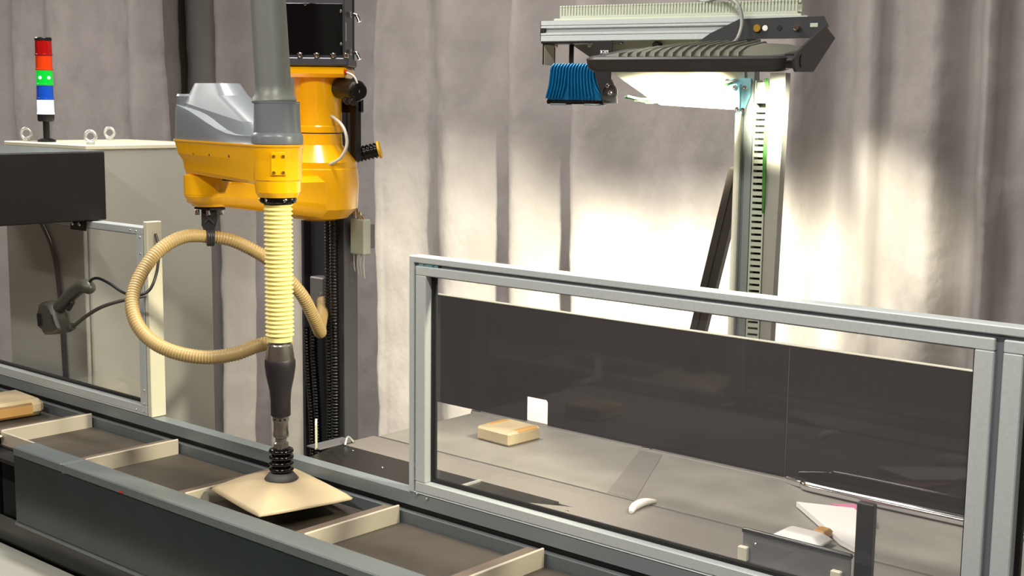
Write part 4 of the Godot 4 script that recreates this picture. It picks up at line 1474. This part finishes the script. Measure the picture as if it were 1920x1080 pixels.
func sensor(org: Vector3, turn: float) -> void:
	var t := thing("camera_sensor", "blue finned sensor in a black bracket at the left end of the beam", "sensor", org + Basis(Vector3.UP, turn) * Vector3(-0.45, 1.9, 0.06))
	t.rotation.y = turn
	# local: x right, y up from the bottom of the sensor
	var st := S()
	# bracket: top plate, rear left upright, front right upright
	lohi(st, Vector3(-0.105, 0.158, -0.05), Vector3(0.112, 0.165, 0.03), 0.002)
	put("bracket_top", st, "sensor_black", t)
	st = S()
	extrude(st, [Vector2(-0.105, 0.16), Vector2(-0.105, 0.1), Vector2(-0.09, 0.0), Vector2(-0.04, 0.0), Vector2(-0.04, 0.16), Vector2(-0.052, 0.16), Vector2(-0.052, 0.104), Vector2(-0.098, 0.104), Vector2(-0.098, 0.158)], Transform3D(Basis(), Vector3(0, 0, -0.05)), 0.006)
	lohi(st, Vector3(-0.104, 0.1, -0.05), Vector3(-0.1, 0.16, 0.02), 0.001)
	put("bracket_side", st, "sensor_black", t)
	st = S()
	lohi(st, Vector3(-0.0998, 0.1, -0.046), Vector3(-0.0985, 0.156, 0.018), 0.0003)
	put("painted_lamplight", st, "gusset", t)  # pale sheet that paints lamplight onto the inner face of the black bracket
	st = S()
	extrude(st, [Vector2(0.055, 0.16), Vector2(0.112, 0.16), Vector2(0.112, 0.06), Vector2(0.125, 0.035), Vector2(0.13, -0.004), Vector2(0.09, -0.006), Vector2(0.06, 0.08)], Transform3D(Basis(), Vector3(0, 0, 0.024)), 0.006)
	var br := put("bracket_side", st, "sensor_black", t)
	# lettering, upside down as the sensor hangs
	var tm := TextMesh.new()
	tm.text = "SICK"
	var sf := SystemFont.new()
	sf.font_names = PackedStringArray(["Droid Sans"])
	sf.font_weight = 700
	tm.font = sf
	tm.font_size = 32
	tm.pixel_size = 0.00036
	tm.depth = 0.0006
	tm.material = M["white_paper"]
	var to := MeshInstance3D.new()
	to.name = "lettering"
	to.mesh = tm
	br.add_child(to)
	to.position = Vector3(0.09, 0.134, 0.0305)
	to.rotation.z = PI
	st = S()
	lathe(st, [Vector2(0.019, 0), Vector2(0.024, 0), Vector2(0.024, 0.003), Vector2(0.019, 0.003), Vector2(0.019, 0)], axis_xf(Vector3(0.108, 0.024, 0.03), Vector3.BACK), 24)
	put("dial_ring", st, "rubber", br)
	screw(br, Vector3(0.102, 0.042, 0.03), Vector3.BACK, 0.006, 0.005)
	screw(br, Vector3(0.109, 0.023, 0.03), Vector3.BACK, 0.007, 0.005)
	for x in [-0.066, 0.035]:
		screw(t, Vector3(x, 0.158, 0.01), Vector3.DOWN, 0.005, 0.01, "chrome", "bolt")
	# finned body: tilted so that its face looks down to the left
	st = S()
	extrude(st, [Vector2(-0.09, 0.0), Vector2(0.09, 0.0), Vector2(0.083, 0.028), Vector2(0.07, 0.1), Vector2(-0.075, 0.1), Vector2(-0.085, 0.05)], Transform3D(Basis(), Vector3(0, 0, -0.042)), 0.055)
	put("core", st, "blue_fin", t)
	for i in 17:
		st = S()
		var x := -0.078 + i * 0.0093
		var s := -0.014 if i < 6 else (0.03 if i > 13 else 0.010 * (i - 6) / 7.0)
		var pts := [Vector3(x + 0.008, 0.103, 0.01), Vector3(x + 0.002, 0.092, 0.017), Vector3(x, 0.07, 0.0185), Vector3(x + s * 0.25, 0.042, 0.0185), Vector3(x + s * 0.7, 0.02, 0.0175), Vector3(x + s, 0.008, 0.015)]
		tube(st, smooth_path(pts, 5), [0.0028], 6)
		put("cooling_fin", st, "blue_fin", t)
	st = S()
	lohi(st, Vector3(-0.092, -0.008, -0.042), Vector3(0.085, 0.004, 0.016), 0.003)
	put("front_frame", st, "shiny_black", t)
	for x in [-0.055, 0.05]:
		st = S()
		lohi(st, Vector3(x - 0.025, -0.011, -0.02), Vector3(x + 0.025, -0.007, 0.017), 0.001)
		put("lens_window", st, "grey_steel", t)


# =====================================================================================
# hand scanner
# =====================================================================================
func scanner() -> void:
	var z := -2.08
	var t := thing("hand_scanner", "dark olive-grey hand scanner hanging before the left window", "scanner", Vector3(-3.62, 1.2, z))
	var o := Vector3(3.62, -1.2, -z)
	var st := S()
	var A := Vector2(-3.572, 1.203)
	var head := [Vector2(-3.732, 1.235), Vector2(-3.722, 1.262), Vector2(-3.70, 1.272), Vector2(-3.665, 1.275), Vector2(-3.645, 1.262), Vector2(-3.62, 1.232), Vector2(-3.60, 1.205), Vector2(-3.583, 1.195), Vector2(-3.63, 1.178), Vector2(-3.69, 1.168), Vector2(-3.708, 1.178), Vector2(-3.725, 1.205)]
	var rings := []
	for k in [[-0.03, 0.78], [-0.024, 0.95], [-0.012, 1.0], [0.012, 1.0], [0.024, 0.95], [0.03, 0.78]]:
		var ring := []
		for p in head:
			var q: Vector2 = Vector2(-3.66, 1.222) + (p - Vector2(-3.66, 1.222)) * k[1]
			ring.append(Vector3(q.x, q.y, z + k[0]) + o)
		rings.append(ring)
	loft(st, rings)
	put("head", st, "scanner_grey", t)
	st = S()
	box(st, Vector3(-3.705, 1.215, z + 0.014) + o, Vector3(0.05, 0.06, 0.036), 0.012, Basis(Vector3.BACK, 0.12))
	put("scan_window", st, "rubber", t)
	st = S()
	tube(st, smooth_path([Vector3(-3.652, 1.25, z) + o, Vector3(-3.615, 1.275, z) + o, Vector3(-3.56, 1.31, z) + o, Vector3(-3.51, 1.335, z) + o, Vector3(-3.475, 1.338, z) + o, Vector3(-3.458, 1.322, z) + o], 4), [0.018, 0.019, 0.02, 0.02, 0.02, 0.02, 0.02, 0.02, 0.021, 0.021, 0.021, 0.021, 0.021, 0.021, 0.021, 0.021, 0.021, 0.02, 0.018, 0.014, 0.006], 16)
	put("handle", st, "scanner_grey", t)
	st = S()
	box(st, Vector3(-3.575, 1.27, z) + o, Vector3(0.045, 0.012, 0.014), 0.004, Basis(Vector3.BACK, 0.75))
	put("trigger", st, "grip_dark", t)
	st = S()
	box(st, Vector3(-3.625, 1.225, z + 0.031) + o, Vector3(0.006, 0.035, 0.003), 0.001, Basis(Vector3.BACK, 0.5))
	put("slit", st, "rubber", t)
	st = S()
	cord(st, [Vector3(-3.59, 1.198, z), Vector3(-3.556, 1.213, z), Vector3(-3.48, 1.253, z), Vector3(-3.406, 1.286, -2.085), Vector3(-3.335, 1.31, -2.11), Vector3(-3.318, 1.318, -2.172)], 0.0055, 12)
	cyl(st, Vector3(-3.592, 1.197, z), Vector3(-3.565, 1.209, z), 0.011, 12, 0.002)
	var g := put("gooseneck_holder", st, "scanner_grey")
	tag(g, "bent metal gooseneck holder between the fence post and the hand scanner", "holder")
	st = S()
	cord(st, [Vector3(-3.476, 1.345, z), Vector3(-3.45, 1.363, z), Vector3(-3.415, 1.369, z), Vector3(-3.36, 1.36, z), Vector3(-3.3, 1.337, -2.09), Vector3(-3.245, 1.335, -2.1), Vector3(-3.23, 1.35, -2.13), Vector3(-3.237, 1.40, -2.16), Vector3(-3.27, 1.46, -2.19), Vector3(-3.3, 1.5, -2.2)], 0.0042)
	var c := put("scanner_cable", st, "black_plastic")
	tag(c, "thin black cable curving from the scanner handle to the fence post", "cable")
	st = S()
	cord(st, [Vector3(-4.02, 1.51, -2.226), Vector3(-3.96, 1.455, -2.226), Vector3(-3.915, 1.383, -2.226), Vector3(-3.893, 1.28, -2.226), Vector3(-3.882, 1.176, -2.226), Vector3(-3.876, 1.035, -2.226), Vector3(-3.87, 0.93, -2.226)], 0.0085)
	c = put("power_cable", st, "shiny_black")
	tag(c, "thick black cable hanging from the hood down behind the left window", "cable")


# =====================================================================================
# packages
# =====================================================================================
func pillow(st: SurfaceTool, hx: float, hz: float, base: float, dome: float, belly: float, slope := 0.5) -> void:
	var n := 24
	var pt := func(i: int, j: int, up: bool) -> Vector3:
		var u := -1.0 + 2.0 * i / n
		var v := -1.0 + 2.0 * j / n
		var q := pow(pow(absf(u), 14.0) + pow(absf(v), 14.0), 1.0 / 14.0)
		var k := clampf((1.0 - minf(q, 1.0)) / slope, 0.0, 1.0)
		var e := 0.72 * k + 0.28 * sin(k * PI / 2)
		var round_off := 1.0 - 0.035 * pow(absf(u * v), 3.0)
		return Vector3(hx * u * round_off, base + (dome * e if up else -belly * pow(k, 0.5)), hz * v * round_off)
	for i in n:
		for j in n:
			for up in [true, false]:
				poly(st, [pt.call(i, j, up), pt.call(i + 1, j, up), pt.call(i + 1, j + 1, up), pt.call(i, j + 1, up)], Vector3.UP if up else Vector3.DOWN, 1)


func packages() -> void:
	var t := thing("package", "cream pillow-shaped package held by the suction cup over a tray", "package", Vector3(-2.505, 0.93, -2.015), "cream packages")
	t.rotation.y = deg_to_rad(-12.6)
	var st := S()
	pillow(st, 0.148, 0.133, -0.008, 0.0455, 0.012, 0.6)
	put("wrapping", st, "wrap", t)
	# block on the belt
	t = thing("package", "small cream block-shaped package lying on the pale belt near the cut-out", "package", Vector3(-2.375, 0.95, -2.725), "cream packages")
	t.rotation.y = deg_to_rad(-3.0)
	st = S()
	box(st, Vector3(0, 0.0205, 0), Vector3(0.13, 0.039, 0.13), 0.006)
	put("block", st, "wrap", t)
	for x in [-0.052, 0.052]:
		st = S()
		box(st, Vector3(x, 0.0215, -0.012), Vector3(0.024, 0.0392, 0.085), 0.004)
		put("paper_band", st, "wrap_tan", t)
	# package in the left tray
	t = thing("package", "cream package lying in the tray at the left edge of the photo", "package", Vector3(-3.955, 0.876, -2.045), "cream packages")
	t.rotation.y = deg_to_rad(-4.0)
	st = S()
	box(st, Vector3(0, 0.029, 0), Vector3(0.2, 0.054, 0.2), 0.016)
	put("block", st, "wrap", t)
	st = S()
	box(st, Vector3(0.04, 0.026, 0.0), Vector3(0.122, 0.042, 0.13), 0.008)
	put("paper_band", st, "wrap_tan", t)
	# white carton and pouch on the right
	t = thing("pouch", "flat white triangular pouch with a pink corner behind the dark post", "pouch", Vector3(-1.3, 0.953, -2.63))
	var o := Vector3(1.3, 0, 2.63)
	st = S()
	extrude(st, [Vector2(-1.458, 2.713), Vector2(-1.335, 2.761), Vector2(-1.25, 2.68), Vector2(-1.19, 2.5), Vector2(-1.25, 2.53)], Transform3D(Basis(Vector3(1, 0, 0), Vector3(0, 0, -1), Vector3(0, 1, 0)), Vector3(0, 0.001, 0) + o), 0.012)
	put("sheet", st, "white_paper", t)
	st = S()
	extrude(st, [Vector2(-1.40, 2.77), Vector2(-1.36, 2.81), Vector2(-1.3, 2.79), Vector2(-1.25, 2.7), Vector2(-1.325, 2.765)], Transform3D(Basis(Vector3(1, 0, 0), Vector3(0, 0, -1), Vector3(0, 1, 0)), Vector3(0, 0.001, 0) + o), 0.006)
	put("corner", st, "pink", t, "pink printed corner")
	t = thing("pouch", "small rounded white pouch with orange end behind the deflector plate", "pouch", Vector3(-1.325, 0.953, -2.5))
	st = S()
	pillow(st, 0.06, 0.035, 0.008, 0.014, 0.007, 0.4)
	put("wrapping", st, "white_paper", t)
	st = S()
	pillow(st, 0.02, 0.024, 0.009, 0.012, 0.007, 0.4)
	var e := put("end_label", st, "wrap_tan", t)
	e.position = Vector3(0.02, 0.0, -0.05)
	t = thing("painted_reflection", "small white curved shape painted as a glass scrap on the near edge of the belt", "reflection", Vector3(-1.72, 0.949, -2.46))  # white solid shape standing in for a reflection on the window pane
	st = S()
	var path := smooth_path([Vector3(-0.0, 0.004, 0.05), Vector3(-0.012, 0.008, 0.02), Vector3(-0.012, 0.01, -0.02), Vector3(-0.004, 0.006, -0.055)], 6)
	tube(st, path, [0.004, 0.006, 0.007, 0.008, 0.009, 0.009, 0.01, 0.01, 0.01, 0.01, 0.01, 0.01, 0.009, 0.009, 0.008, 0.007, 0.006, 0.005, 0.004], 10)
	put("strip", st, "white_paper", t)
